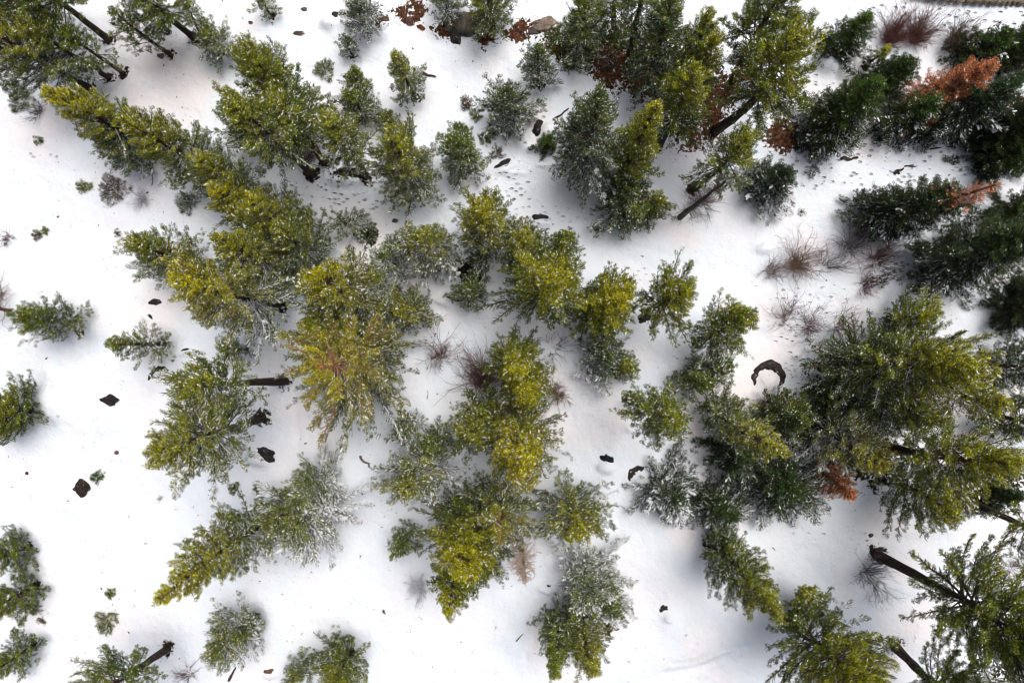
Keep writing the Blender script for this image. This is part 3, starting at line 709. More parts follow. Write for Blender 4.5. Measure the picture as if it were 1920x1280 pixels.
snag((976,1012),(986,1092),'pale feathery leafless birch beneath the broken topped pine',R=30,tone=(.42,.33,.27),name='birch_tree',fluff=True,nb=120,snow=.15)
snag((790,1112),(782,1095),'snow white leafless sapling left of the moss green pine',R=30,tone=(.22,.22,.23),fluff=True,nb=60,snow=.8)
tree((1108,1120),66,'pale frosted pine with right pointing arm at the bottom centre',h=6,cs=.03,y=.1,s=.92)
tree((1152,1150),40,'small pale frosted pine forming the right tip of the bottom centre cluster',h=4,cs=.04,y=.1,s=.75)
tree((1112,1255),50,'tall frosted green pine reaching the bottom edge right of its narrower twin',B=(1092,1140),h=11,cs=.04,y=.55,s=.5)
tree((1038,1265),40,'narrow frosted pine with round black foot hollow at the bottom edge',B=(1041,1150),h=11,cs=.04,y=.25,s=.5)
# lower left snowy group
tree((298,1125),58,'golden green pine stretching down left out of the snow laden lower left group',B=(510,972),cs=.08,y=.85,s=.5)
tree((548,1000),84,'heavily snow laden pine at the heart of the lower left group',h=7,cs=.03,y=.2,s=1.15)
tree((572,915),54,'frosted brown tipped pine at the upper right of the lower left group',h=5,cs=.04,y=.12,s=.95)
tree((500,985),50,'green frosted pine above the dark slanting trunk of the lower left group',h=8,cs=.05,y=.3,s=.5)
# bottom left
tree((150,1320),72,'loose green pine on a brown slanting bare trunk at the bottom left',B=(314,1215),h=11,cs=0.45,y=.45,s=.3,den=1.0,trunk=.26)
tree((400,1228),50,'frosted green pine with forked brown stem at the bottom left',h=6,cs=.1,y=.3,s=.75)
tree((440,1200),24,'small frosted sapling at the right shoulder of the forked stem pine',h=4,cs=.05,y=.2,s=.5)
tree((625,1285),54,'dense olive pine at the bottom edge left of centre',B=(652,1225),h=8,cs=.03,y=.4,s=.35)
tree((548,1278),30,'low frosted pine at the bottom edge beside a tan rock',h=3,cs=.03,y=.2,s=.55)
tree((505,470),26,'little frosted sapling in the shade below the middle of the diagonal row',h=4,cs=.05,y=.1,s=.6)

# ------------------------------------------------------------------ shrubs
for a in [((608,130),20,'small brown green shrub over a rock left of the stacked pair',.7,.25,.4),
 ((215,357),30,'flat frosted grey shrub left of the diagonal row',.8,.05,.65,'b'),
 ((158,351),14,'tiny olive shrub left of the flat frosted one',.4,.4,.2),
 ((352,380),22,'frosted low shrub tucked under the bend of the diagonal row',.8,.1,.6),
 ((201,1164),22,'round olive shrub alone on the snow at the lower left',.8,.5,.3),
 ((207,1112),10,'tiny yellow shrub above the round olive shrub',.4,.6,.1),
 ((66,1135),16,'small green shrub right of the big olive pine at the left edge',.5,.4,.2),
 ((44,1164),9,'tiny shrub just below left of the small green shrub',.3,.2,.3),
 ((34,1187),13,'brown frosted shrub nearest the left edge near the bottom',.4,.1,.4),
 ((80,1163),8,'little twin tufted brown shrub near the left edge',.3,.1,.3,'b'),
 ((440,914),12,'upper left one of two little round bushes above the snow laden group',.5,.2,.3),
 ((486,916),12,'right one of two little round bushes above the snow laden group',.5,.1,.4),
 ((465,1176),8,'bright green tiny shrub above the bottom left pines',.3,.5,.2),
 ((181,896),13,'dark ragged bush right beside the hooded boulder on the left',.5,.05,.2),
 ((70,262),9,'tiny frosted shrub high on the left snow',.3,.1,.3),
 ((40,186),24,'dark frosted scrub below the top left clump',.6,.0,.4),
 ((18,160),18,'dark scrub at the left edge under the top left clump',.5,.0,.4),
 ((70,440),11,'reddish brown tuft alone on the left snow',.3,.1,.2,'b'),
 ((84,433),8,'small green brown tuft beside the reddish one',.3,.3,.2),
 ((222,437),7,'tiny rusty tuft right of the reddish pair',.2,.1,.2,'b'),
 ((875,195),14,'olive brown shrub left of the blue green pine',.5,.2,.4,'b'),
 ((893,216),13,'round brown shrub below the olive brown one',.5,.3,.3),
 ((912,258),16,'dark green flat shrub by the lone dark pine',.4,.25,.2),
 ((940,238),24,'ragged dark green shrub at the foot of the blue green pine',.7,.3,.3),
 ((933,285),14,'pale brown frosted tuft above the long flat rocks',.4,.0,.5,'b'),
 ((1060,285),18,'pale twiggy shrub right of the compact dark evergreen',.5,.0,.5,'b'),
 ((1085,120),22,'dark green shrub on the snow left of the rusty patch',.8,.2,.15),
 ((1062,130),14,'small dark shrub below the slab rock',.5,.2,.15),
 ((1050,80),30,'green brown brush over the tan slab rock',.8,.2,.1),
 ((1110,70),34,'brown green brush on the rusty ground at the top',.9,.25,.05),
 ((1135,120),26,'brown low brush at the left part of the rusty ground',.7,.15,.1,'b'),
 ((1195,110),26,'green brush in the middle of the rusty ground',.8,.3,.1),
 ((1230,140),24,'brown low brush at the right part of the rusty ground',.7,.1,.1,'b'),
 ((1318,190),18,'small green brush by the rusty hollow under the tallest pine',.6,.3,.1),
 ((1165,75),30,'dark brush between the two thin trunked open pines',.8,.2,.1),
 ((1290,865),9,'tiny round shrub above the white clumped fir',.3,.0,.3),
 ((1503,398),8,'tiny grey shrub on the snow left of the orange topped fir',.3,.1,.4),
 ((1796,88),24,'dark bush with bare stems at the upper edge of the corner firs',.9,.1,.1),
 ((1120,430),8,'small dark tuft by the open central pine top',.3,.1,.2),
 ((1012,470),10,'grey tuft under the central pines',.3,.0,.5),
 ((690,440),22,'dark ragged shrub beside the frosted grey sapling',.7,.0,.2),
 ((738,470),26,'dark heather like shrub left of the fountain shaped pine',.7,.0,.35),
 ((895,500),24,'dark spiky shrub below the bright green pine',.8,.05,.2),
 ((1000,1165),14,'frosted grey tuft at a snow crack, bottom centre',.3,.0,.6),
 ((1158,700),16,'low green tuft under the star shaped sapling',.4,.3,.3),
 ((1440,970),12,'low frosted tuft under the round dark fir',.3,.1,.5),
 ((1530,745),40,'dark evergreen scrub left of the broad green pine',1.2,.1,.15),
 ((1580,690),30,'dark evergreen scrub at the foot of the giant spreading pine',1.2,.05,.05)]:
    shrub(a[0], a[1], a[2], *a[3:])

# ------------------------------------------------------------------ leafless bushes
PK = (.17,.09,.085); BR = (.15,.095,.075); GY = (.13,.115,.11); TN = (.24,.15,.105)
bare_bush((825,672),40,'pinkish leafless bush fanning upward right of the huge round pine',tone=PK,lean=(0,.9),h=1.8,stems=16)
bare_bush((905,722),44,'tall leafless pink grey bush with long vertical rods, centre left of the olive pine',tone=PK,lean=(-.1,1.4),h=2.6,stems=36,r=.022)
bare_bush((1490,500),46,'tan rounded leafless bush in the open snow right of centre',tone=TN,lean=(0,.5),h=2.0,stems=34)
bare_bush((1440,510),28,'thin reddish twigs left of the tan rounded bush',tone=PK,lean=(0,.3),h=1.3,stems=10)
bare_bush((1545,500),40,'thin arching twigs right of the tan rounded bush',tone=GY,lean=(.5,.5),h=1.8,stems=10)
bare_bush((1590,465),44,'grey leafless bush below the orange topped fir',tone=GY,lean=(-.2,.7),h=2.2,stems=18)
bare_bush((1640,490),44,'mauve leafless tangle against the largest snow laden fir',tone=PK,lean=(0,0),h=1.6,stems=20)
bare_bush((1615,535),30,'low mauve twigs under the leafless tangle',tone=PK,h=.9,stems=12)
bare_bush((1470,600),38,'grey pink leafless bush left of the giant pine, leftmost of three',tone=PK,lean=(-.3,.5),h=1.8,stems=12)
bare_bush((1515,610),38,'grey pink leafless bush left of the giant pine, middle of three',tone=PK,lean=(0,.5),h=1.8,stems=14)
bare_bush((1570,615),34,'grey pink leafless bush touching the giant pine, right of three',tone=BR,lean=(.2,.4),h=1.8,stems=12)
bare_bush((1530,655),26,'small faded twigs left of the dark foot of the giant pine',tone=TN,h=1.0,stems=9)
bare_bush((1668,80),38,'red brown leafless thicket below the road, left half',tone=(.17,.075,.065),lean=(-.1,.6),h=1.6,stems=46)
bare_bush((1712,78),36,'red brown leafless thicket below the road, right half',tone=(.17,.085,.07),lean=(.2,.6),h=1.6,stems=44)
bare_bush((1782,85),34,'brown leafless bush at the upper edge of the corner firs',tone=BR,lean=(0,.4),h=1.6,stems=30)
bare_bush((1310,380),42,'brown leafless twigs around the foot of the bare snag',tone=BR,lean=(.2,0),h=1.2,stems=22)
bare_bush((1435,760),34,'pink leafless bush under the ring boulder',tone=PK,lean=(0,.1),h=1.3,stems=26)
bare_bush((1465,775),30,'dark leaning twigs right of the pink bush under the ring boulder',tone=BR,lean=(.5,-.2),h=1.0,stems=10)
bare_bush((1622,1072),38,'grey leafless bush left of the long bare black trunk',tone=GY,lean=(0,.3),h=1.6,stems=16)
bare_bush((1640,1085),34,'thin grey twigs lying below the grey leafless bush',tone=GY,lean=(.1,-.7),h=.8,stems=8)
bare_bush((1895,1062),26,'faint leafless twigs near the right edge low down',tone=PK,lean=(.2,0),h=.8,stems=8)
bare_bush((360,1262),34,'pale leafless twigs left of the forked stem pine at the bottom',tone=PK,lean=(-.3,.2),h=1.0,stems=8)
bare_bush((572,292),40,'pinkish undergrowth between the trunks of the big group left of centre top',tone=PK,h=1.0,stems=26)
bare_bush((270,376),20,'pale grey leafless bush beside the flat frosted shrub',tone=(.3,.28,.28),h=.8,stems=14,snow=.5)
bare_bush((70,212),24,'grey leafless twigs under the scrub at the upper left',tone=GY,h=.7,stems=10)
bare_bush((14,450),14,'tiny pink twigs at the left edge',tone=PK,h=.5,stems=8)
bare_bush((0,560),36,'brown leafless bush at the left edge above the trunk',tone=BR,lean=(0,.5),h=1.4,stems=14)
bare_bush((1030,655),40,'thin bare twigs arching below the open central pine',tone=BR,lean=(.3,0),h=1.0,stems=8,snow=.3)
bare_bush((1045,735),30,'brown leafless twigs at the right side of the tall olive pine',tone=TN,h=1.2,stems=18)
bare_bush((1395,180),30,'dark bare twigs beside the foot of the tallest pine in the top right wood',tone=(.06,.05,.05),h=1.2,stems=12)
bare_bush((1290,700),22,'small dead twigs right of the lone star sapling',tone=BR,lean=(-.2,0),h=.5,stems=6)
bare_bush((300,935),8,'hair thin twigs on the open lower left snow',tone=GY,h=.4,stems=4,r=.01)

# ------------------------------------------------------------------ rocks
rock((880,46),(84,44),'big grey cliff boulder at the top edge with rusty earth on both sides',cap=None,tone=(.13,.11,.085),hk=.6)
rock((855,66),(26,40),'dark narrow boulder at the left foot of the grey cliff boulder',rot=20,cap=None,tone=(.06,.055,.05))
rock((1020,50),(50,28),'flat tan slab boulder left of the top right wood',rot=15,cap=None,tone=(.26,.2,.16),hk=.5)
rock((1000,62),(22,14),'small grey boulder at the left end of the tan slab',cap=None,tone=(.12,.1,.09))
rock((715,33),(34,18),'brown boulder beside the frosted pine at the top edge',cap=(0,.35),tone=(.13,.08,.06))
rock((615,45),(26,24),'round ring like boulder with a snow filled middle near the top',cap=(.0,.0),capk=.62,tone=(.05,.04,.035))
rock((628,28),(14,12),'small greenish rock stacked above the ring like boulder',cap=None,tone=(.07,.065,.05))
rock((474,47),(12,8),'little pale rock left of the ring like boulder',cap=None,tone=(.14,.1,.085))
rock((560,62),(20,8),'flat brownish rock lower left of the ring like boulder',cap=None,tone=(.12,.09,.07))
rock((571,19),(12,7),'small brown rock at the top edge left of the ring like boulder',cap=None,tone=(.16,.12,.1))
rock((305,108),(14,11),'small grey rock at the foot of the thin narrow pine',cap=None,tone=(.15,.13,.12))
rock((217,48),(8,6),'tiny dark stone between the top left trunks',cap=None)
rock((1012,243),(38,30),'black boulder left of the compact dark evergreen',rot=35,cap=(.25,-.45),tone=(.05,.045,.045))
rock((995,275),(20,13),'small dark boulder below the black one at upper centre',cap=(0,-.5),tone=(.06,.05,.05))
rock((1048,163),(20,13),'smooth grey boulder right of the slender grey green pine',cap=(-.1,-.35),tone=(.17,.16,.16))
rock((1042,132),(13,10),'small grey stone above the smooth grey boulder',cap=None,tone=(.13,.12,.11))
rock((945,309),(44,16),'long dark flat boulder in the upper centre snow',rot=22,cap=(0,-.5),tone=(.06,.05,.05))
rock((965,321),(36,8),'thin grey flat rock below the long dark one',cap=(0,-.5),tone=(.12,.105,.1))
rock((909,334),(18,7),'small slate rock left of the thin flat rock',cap=(0,-.5),tone=(.09,.08,.08))
rock((1017,307),(22,9),'small dark arc rock right of the long dark one',cap=(-.1,-.5),tone=(.1,.09,.09))
rock((996,322),(9,5),'tiny slate chip right of the thin flat rock',cap=None,tone=(.1,.09,.09))
rock((1056,333),(30,12),'rusty brown rock at the left rim of the frosted bowed branch pine',rot=-30,cap=(0,-.4),tone=(.12,.05,.03))
rock((1014,410),(38,18),'dark boulder half under the olive pine at centre top',cap=(.1,-.5),tone=(.06,.055,.05))
rock((654,326),(60,24),'black hollow rock beside the slim dark trunk',cap=(-.1,-.5),tone=(.02,.016,.015))
rock((787,349),(24,11),'black rock under the wide star shaped pine',rot=30,cap=None,tone=(.04,.03,.025))
rock((741,414),(14,8),'small brown rock left of the fountain shaped pine',cap=None,tone=(.13,.11,.1))
rock((690,437),(22,16),'dark rock in the middle thicket by the frosted grey sapling',cap=None,tone=(.03,.025,.025))
rock((875,503),(46,38),'black rock pile below the bright green pine',rot=30,cap=None,tone=(.025,.02,.02),rough=.5)
rock((848,560),(38,20),'black hollow rock left of the small dark frosted pine',rot=-15,cap=(-.25,-.5),tone=(.015,.013,.013))
rock((880,535),(20,12),'small black rock above the hollow rock at centre',cap=None,tone=(.03,.025,.025))
rock((292,566),(26,12),'dark grey rock under the wide frosted pine',cap=None,tone=(.06,.055,.055))
rock((284,595),(20,10),'small dark rock alone below the wide frosted pine',rot=-35,cap=(-.2,-.4),tone=(.05,.04,.05))
rock((352,658),(28,12),'half buried dark rock above the long curved rim',rot=10,cap=(.1,-.4),tone=(.06,.055,.06))
arc_rock([(282,712,.3),(290,698,.7),(303,689,1.1),(316,690,.9),(322,693,.6)],'long curved dark rock rim left of the straight trunk',.22)
rock((205,749),(33,20),'dark hooded boulder upper one of two on the open left snow',rot=-10,cap=(-.15,-.55),tone=(.045,.035,.038),hk=.9,capk=.85)
rock((152,915),(30,30),'dark hooded boulder lower one of two, with pale crown and brown foot',rot=-20,cap=(-.4,-.35),tone=(.06,.045,.035),hk=.9,capk=.85)
rock((496,851),(44,26),'dark speckled boulder under the thick trunked pine',rot=-20,cap=(-.2,-.45),tone=(.05,.045,.045))
rock((151,612),(22,42),'dark stump like boulder right of the snow laden cone pine',rot=8,cap=(-.5,-.1),tone=(.06,.045,.035))
rock((93,765),(8,12),'reddish stone at the right rim of the round olive pine',cap=None,tone=(.1,.03,.02))
rock((790,576),(13,14),'black hole like rock right of the orange tufted pine',cap=None,tone=(.012,.01,.01))
rock((1139,859),(30,22),'wedge shaped black boulder on open snow right of lower centre',rot=-15,cap=(0,-.75),tone=(.03,.028,.03))
arc_rock([(1180,901,.4),(1182,886,1.1),(1194,877,1.1),(1208,875,.9),(1222,882,.6),(1226,893,.3)],'curved black rock beside the white clumped fir',.26,cap=(1205,902,15,11))
rock((1178,800),(12,10),'small black ringed rock left of the lone fringed pine',cap=(-.1,-.2),capk=.5,tone=(.02,.02,.02))
rock((885,934),(34,28),'black boulder between the fan shaped and the broken topped pines',rot=20,cap=(0.15,-.55),tone=(.015,.014,.016),rough=.45)
arc_rock([(1412,722,.5),(1411,708,.9),(1416,694,.8),(1428,686,1.0),(1441,684,1.5),(1455,690,1.4),(1464,702,1.0),(1463,715,.7),(1453,724,.35)],'large ring boulder with a snow dome inside, right of centre',.26,tone=(.05,.04,.035),cap=(1440,710,19,18),z=.15)
rock((1493,663),(14,11),'upper stone of the four right of the ring boulder',rot=-25,cap=(0,-.5),tone=(.02,.02,.02))
rock((1505,681),(10,7),'second stone of the four right of the ring boulder',rot=-25,cap=None,tone=(.05,.045,.045))
rock((1485,720),(7,8),'tiny third stone of the four right of the ring boulder',cap=None,tone=(.06,.05,.05))
rock((1495,747),(9,8),'lowest stone of the four right of the ring boulder',cap=None,tone=(.03,.028,.028))
rock((1232,661),(9,8),'small crescent stone under the dark olive pine',cap=(-.2,-.4),tone=(.03,.03,.03))
rock((1218,616),(8,12),'tiny dark stone by the black trunk of the dark olive pine',cap=None,tone=(.03,.03,.03))
arc_rock([(1237,1153,.3),(1237,1142,1.1),(1245,1135,1.3),(1254,1140,.9)],'small hooked dark rock at the bottom right of centre',.18,cap=(1249,1153,7,6))
rock((1297,1138),(10,7),'tiny red brown stone right of the small hooked rock',cap=None,tone=(.12,.03,.03))
rock((1201,1194),(8,7),'tiny dark stone below the small hooked rock',cap=None,tone=(.08,.04,.03))
rock((1030,1101),(26,14),'brown grey rock right of the feathery birch',rot=-20,cap=(-.2,-.4),tone=(.1,.07,.06))
rock((1143,1172),(22,18),'dark rock under the pale frosted pine at the bottom centre',cap=None,tone=(.07,.055,.055))
rock((505,1257),(22,12),'tan rock at the bottom edge left of the dense olive pine',cap=(.1,-.5),tone=(.16,.1,.07))
rock((1550,104),(40,34),'tan and rust coloured boulder left of the green fir at the top',rot=-20,cap=(0.1,-.5),tone=(.28,.19,.14),hk=.7)
rock((1346,428),(14,10),'small rusty rock under the bare snag',cap=None,tone=(.1,.05,.04))
arc_rock([(1414,461,.5),(1422,456,.8),(1442,456,.9),(1450,464,.5)],'thin curved rock rim left of the tan rounded bush',.08,cap=(1432,467,15,9))
rock((1370,170),(28,16),'brown boulder by the trunk of the tallest pine in the top right wood',cap=(.1,-.3),tone=(.11,.07,.06))
rock((765,38),(20,16),'rust brown rock at the top edge left of the cliff boulder',cap=None,tone=(.12,.06,.045))
rock((790,50),(20,9),'flat rust coloured stone right of the rust brown rock',rot=-20,cap=None,tone=(.16,.05,.025))
rock((1640,245),(14,10),'small dark stone at the foot of the frosted olive fir',cap=None,tone=(.04,.035,.035))
rock((1648,263),(16,8),'dark flat stone below the frosted olive fir',cap=None,tone=(.05,.045,.045))
rock((1075,648),(20,10),'dark round stone right below the open central pine',rot=-20,cap=(.1,-.4),tone=(.03,.03,.03))
arc_rock([(1440,1027,.3),(1449,1026,.8),(1453,1034,.8),(1452,1042,.3)],'slim curved rim of rock under the round dark fir',.10)
rock((46,888),(8,6),'lonely red brown stone near the left edge',cap=None,tone=(.12,.05,.05))
rock((215,849),(9,8),'single pink brown stone left of the jagged rimmed pine',cap=None,tone=(.2,.09,.09))
rock((1633,1004),(12,8),'grey twiggy stone in the snow under the olive pine at the right',cap=None,tone=(.12,.11,.11))
rock((1592,1073),(6,4),'black pebble left of the grey leafless bush',cap=None,tone=(.02,.02,.02))

# ------------------------------------------------------------------ fallen wood
log((790,139),(817,144),.12,'short log on open snow right of the narrow leaning pine')
log((1576,299),(1608,296),.13,'thick branch lying on trampled snow at the right, left one')
log((1676,326),(1692,316),.14,'short dark log on the trampled snow left of the conical fir')
log((1696,312),(1718,312),.06,'thin stick beside the short dark log')
log((1740,281),(1800,273),.06,'long thin stick on the snow below the firs, right side')
log((1780,270),(1822,268),.14,'dark forked log poking out under the near black fir')
log((1785,278),(1815,274),.09,'lower dark log poking out under the near black fir')
log((1855,400),(1918,366),.05,'long thin dark stick near the right edge under the orange topped fir')
log((840,500),(872,478),.10,'dark broken branch leaning on the black rock pile')
log((1036,230),(1066,205),.10,'black branch between the black boulder and the top right wood')
log((800,748),(802,732),.03,'thin upright twig on the snow left of the rod bush, left one')
log((74,550),(90,546),.05,'thin twig lying alone on the left snow')
log((676,855),(695,876),.10,'leaning snow dusted stick left of the fan shaped pine',tone=(.15,.12,.11))
log((433,1270),(446,1245),.10,'dark broken branch right of the forked stem pine')
log((968,1200),(985,1182),.05,'thin dark branch end at a snow crack, bottom centre')
log((1370,188),(1392,168),.22,'thick dark log beside the foot of the tallest pine in the top right wood')
log((718,1143),(723,1150),.06,'tiny dark stub in the empty lower centre snow')
log((1236,1152),(1262,1148),.04,'thin rusty stick across the small hooked rock',tone=(.14,.05,.04))
log((56,1098),(64,1078),.06,'reddish twig between the two left edge pines',tone=(.12,.05,.045))

# ------------------------------------------------------------------ what the ground carries (photo pixels)
EARTH_SHADE = [(770,18,34,20,.9,10),(835,52,20,18,1.1,0),(912,62,18,24,1.1,0),(985,60,42,18,1.0,10),(1058,88,44,26,1.05,-20),(1110,100,60,30,1.0,-5),(1165,130,52,34,1.15,0),
 (1215,150,60,40,1.0,0),(1240,90,60,40,.9,0),(1330,215,24,40,1.2,0),(1350,175,40,30,1.0,0),(1290,240,40,40,.9,0),(1470,255,30,28,1.15,0),(1555,88,18,14,1.1,0),(1400,140,50,40,.8,0),
 (1580,740,70,50,.9,0),(1500,800,60,45,.9,0),(1650,870,80,50,.85,0),(1870,900,60,50,.85,0),(1560,685,30,18,1.0,0),(1730,240,60,24,.85,0),(1880,240,70,60,.9,0),(690,440,22,20,.8,0),(880,505,34,24,.95,0),  # patches under the right-hand trees paint in the black shade of the floor
 (650,325,34,10,1.0,0),(700,28,30,16,.8,0),(1900,100,60,40,.85,0),(1900,1230,70,60,.75,0),(1130,1176,20,12,.9,0)]
TRACKS = [(1640,340,1900,275,40,.85),(1500,320,1700,290,46,.8),(1560,200,1500,60,40,.5),(1450,560,1560,560,40,.4),(960,330,1010,420,40,.6),(940,400,1100,400,30,.45),(1380,100,1560,180,50,.4),(1100,380,1250,560,26,.45),(560,350,760,385,34,.6),(60,290,330,330,18,.4),
 (980,150,1040,260,24,.4),(1250,640,1290,720,16,.4),(1640,1000,1500,1000,40,.35),(1500,640,1540,760,60,.6),(1550,600,1480,560,50,.45),(1640,30,1920,45,26,.95)]
LITTER = [(900,150,120,.30),(1500,690,80,.32),(1850,560,120,.30),(1650,290,120,.32),(560,1000,90,.2),(1560,500,120,.25),(1800,1050,160,.12),(90,1150,70,.2)]
GROOVES = [(556,730,562,905,7,.16),(575,740,580,830,5,.08),(30,300,330,345,9,.08),(1250,1262,1470,1198,9,.16),(1260,1240,1400,1206,6,.10),(1205,1215,1200,1260,6,.10),(1000,1195,985,1230,6,.12),(1040,420,1240,560,8,.06),(1150,440,1290,500,6,.06),
 (985,340,1000,420,8,.07),(1245,640,1256,760,5,.07),(880,560,860,700,10,.06),(1180,810,1160,980,14,.08),(700,900,640,1200,20,.07),(30,680,130,760,12,.08),(1400,470,1385,560,10,.07),(1640,1005,1900,1030,10,.05),(120,1010,60,1100,12,.08)]
MOUNDS = [(110,760,36,.5),(200,790,30,.25),(120,945,40,.3),(100,600,50,.3),(1260,1165,30,.25),(60,1060,30,.35),(1030,1190,36,.3),(700,1060,80,-.2),(1170,840,40,.2),(1560,1010,80,.2),(300,715,20,.2)]

# road corner with its low stone edging
def road():
    p = [(1690,-10),(1740,1),(1800,7),(1860,10),(1930,12),(2100,14),(2400,6)]
    V = []
    for a, b in p: V += [[wx(a), wy(b), 0.0], [wx(a)+0.2, wy(b)+9, 0.0]]
    V = np.array(V); V[:, 2] = float(gz(wx(1850), wy(0)))+0.30
    F = np.array([[2*i, 2*i+2, 2*i+3, 2*i+1] for i in range(len(p)-1)])
    V2 = V.copy(); V2[:, 2] -= 1.2; n = len(V)
    sk = np.array([[2*i, 2*i+n, 2*i+2+n, 2*i+2] for i in range(len(p)-1)])
    tag(mesh_obj('road', np.concatenate([V, V2]), [F, sk], mat_road()), kind='structure')
    rng = np.random.default_rng(77); i = 0
    root = tag(empty('kerb', (wx(1760), wy(-3), 0)), 'row of rough tan edging stones along the road corner', 'kerb')
    q = np.array([[wx(a), wy(b)] for a, b in p[:6]]); seg = np.linalg.norm(np.diff(q, axis=0), axis=1); cum = np.concatenate([[0], np.cumsum(seg)]); s = 0
    while s < cum[-1]-0.5 and i < 30:
        l = rng.uniform(0.35, 0.7); x = np.interp(s+l/2, cum, q[:, 0]); y = np.interp(s+l/2, cum, q[:, 1])
        o = lump('edging_stone', (l/2*1.02, 0.16, 0.22), 900+i, M_R, tuple(np.array([.26, .21, .16])*rng.uniform(.6, 1.2)), root, 0.15, 3)
        o.location = (x-root.location.x, y-root.location.y-0.12, V[0, 2]-0.02); s += l; i += 1
road()

# scattered cones, bark flakes and twig bits: uncountable
def debris():
    rng = np.random.default_rng(5); n = 2600
    ctr = np.array([(r[0], r[1], max(r[3], 1)) for r in wells if r[3] > 0.5]); k = rng.integers(0, len(ctr), n)
    x = ctr[k, 0]+rng.normal(0, 1, n)*ctr[k, 2]*1.2; y = ctr[k, 1]+rng.normal(0, 1, n)*ctr[k, 2]*1.2; m = (abs(x) < 42) & (abs(y) < 30); x = x[m]; y = y[m]; n = len(x)
    x = np.concatenate([x, rng.uniform(-39, 39, 1100)]); y = np.concatenate([y, rng.uniform(-26, 26, 1100)]); n = len(x)
    P = np.stack([x, y, gz(x, y)+0.03], 1); a = rng.uniform(0, 2*PI, n); L = np.exp(rng.normal(-2.85, 0.5, n)); D = np.stack([np.cos(a)*L, np.sin(a)*L, rng.uniform(0, .4, n)*L], 1)
    sg = Segs(); c = np.concatenate([np.array([.10, .065, .05])*rng.uniform(.4, 1.6, (n, 1)), np.zeros((n, 1))], 1)
    sg.p0.append(P-D/2); sg.p1.append(P+D/2); sg.r0.append(L*rng.uniform(.12, .4, n)); sg.r1.append(L*rng.uniform(.08, .3, n)); sg.c.append(c)
    tag(sg.build('forest_litter', M_T, None, 4), kind='stuff')
debris()

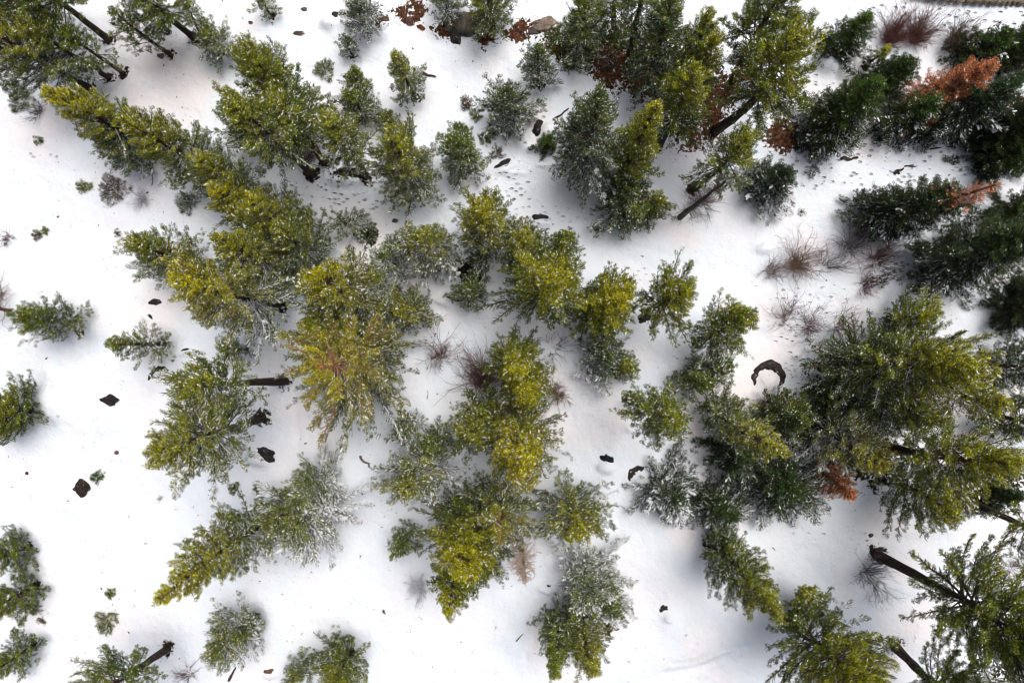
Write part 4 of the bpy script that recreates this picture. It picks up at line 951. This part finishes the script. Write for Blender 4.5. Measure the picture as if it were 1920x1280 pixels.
# ------------------------------------------------------------------ ground
def build_ground():
    def axis_pts(half, step):
        a = np.arange(-half, half+1e-6, step); o = []; v = half; g = step
        while v < 900: g *= 1.35; v += g; o.append(v)
        return np.concatenate([-np.array(o)[::-1], a, np.array(o)])
    X = axis_pts(40, 0.115); Y = axis_pts(27, 0.115)
    gx, gy = np.meshgrid(X, Y); x = gx.ravel(); y = gy.ravel(); z = gz(x, y)
    nx, ny = len(X), len(Y)
    earth = np.zeros_like(x); track = np.zeros_like(x); litter = np.zeros_like(x)
    rust = np.zeros_like(x)
    for (px, py, rx, ry, amt, rot) in EARTH_SHADE:
        a = math.radians(rot); dx = x-wx(px); dy = y-wy(py); u = (dx*math.cos(a)+dy*math.sin(a))/(rx*1.2/PPM); v = (-dx*math.sin(a)+dy*math.cos(a))/(ry*1.2/PPM)
        e_ = amt*np.exp(-(u*u+v*v)**1.5*0.7); earth = np.maximum(earth, e_)
        if py < 300: rust = np.maximum(rust, np.clip(2*np.exp(-(u*u+v*v)*0.4), 0, 1))
    for (x0, y0, x1, y1, wd, amt) in TRACKS:
        a = np.array([wx(x0), wy(y0)]); b = np.array([wx(x1), wy(y1)]); ab = b-a
        t = np.clip(((x-a[0])*ab[0]+(y-a[1])*ab[1])/(ab @ ab), 0, 1); dd = np.hypot(x-a[0]-t*ab[0], y-a[1]-t*ab[1])
        track = np.maximum(track, amt*1.2*np.exp(-(dd/(wd/PPM))**2)); litter = np.maximum(litter, 0.2*amt*np.exp(-(dd/(wd/PPM))**2))
    for (cx, cy, r, R) in wells:
        if abs(cx) > 60 or abs(cy) > 50: continue
        d2 = (x-cx)**2+(y-cy)**2; k = np.where(d2 < (R*2.5+2.5)**2)[0]; dd = np.sqrt(d2[k])
        if r > 0: z[k] -= 0.28*np.exp(-(dd/(r*1.7))**2); z[k] += 0.10*np.exp(-((dd-r*3.2)/(r*1.5))**2)
        if r > 0.2: earth[k] = np.maximum(earth[k], 0.80*np.exp(-(dd/(r*1.1))**4))
        if R > 0: litter[k] = np.maximum(litter[k], 0.5*np.exp(-(dd/(R*1.2+0.6))**2)); track[k] = np.maximum(track[k], 0.30*np.exp(-(dd/(R*1.3+0.6))**2))
    for (px, py, r, amt) in LITTER:
        litter = np.maximum(litter, amt*np.exp(-((x-wx(px))**2+(y-wy(py))**2)/(r/PPM)**2))
    for (px, py, r, hh) in MOUNDS:
        z += hh*np.exp(-((x-wx(px))**2+(y-wy(py))**2)/(r/PPM)**2)
    for (cx, cy, ra_, rb_, ro, hh) in drifts:
        dx = x-cx; dy = y-cy; u = (dx*math.cos(ro)+dy*math.sin(ro))/ra_; v = (-dx*math.sin(ro)+dy*math.cos(ro))/rb_
        z += hh*np.exp(-(u*u+v*v)**1.6*0.8)+0.10*np.exp(-(u*u+v*v)*0.18)
    for (x0, y0, x1, y1, wd, dp) in GROOVES:
        a = np.array([wx(x0), wy(y0)]); q = np.array([wx(x1), wy(y1)]); ab = q-a
        t = ((x-a[0])*ab[0]+(y-a[1])*ab[1])/(ab @ ab); tc_ = np.clip(t, 0, 1); dd = np.hypot(x-a[0]-tc_*ab[0], y-a[1]-tc_*ab[1]+0.25*np.sin(t*7))
        z -= dp*np.exp(-(dd/(wd/PPM))**2)
    # long wind lip in the lower right and the banked snow below the road
    l = (y-wy(1235))-(x-wx(1330))*0.22; m_ = np.exp(-((x-wx(1330))/7.5)**2); z += 0.22*m_*np.tanh(l*2.2)
    V = np.stack([x, y, z], 1)
    i = (np.arange(ny-1)[:, None]*nx+np.arange(nx-1)[None]).ravel()
    F = np.stack([i, i+1, i+1+nx, i+nx], 1)
    o = mesh_obj('snow_ground', V, [F], M_S, None, np.stack([earth, track, litter, rust], 1), smooth=True)
    tag(o, kind='structure')
build_ground()
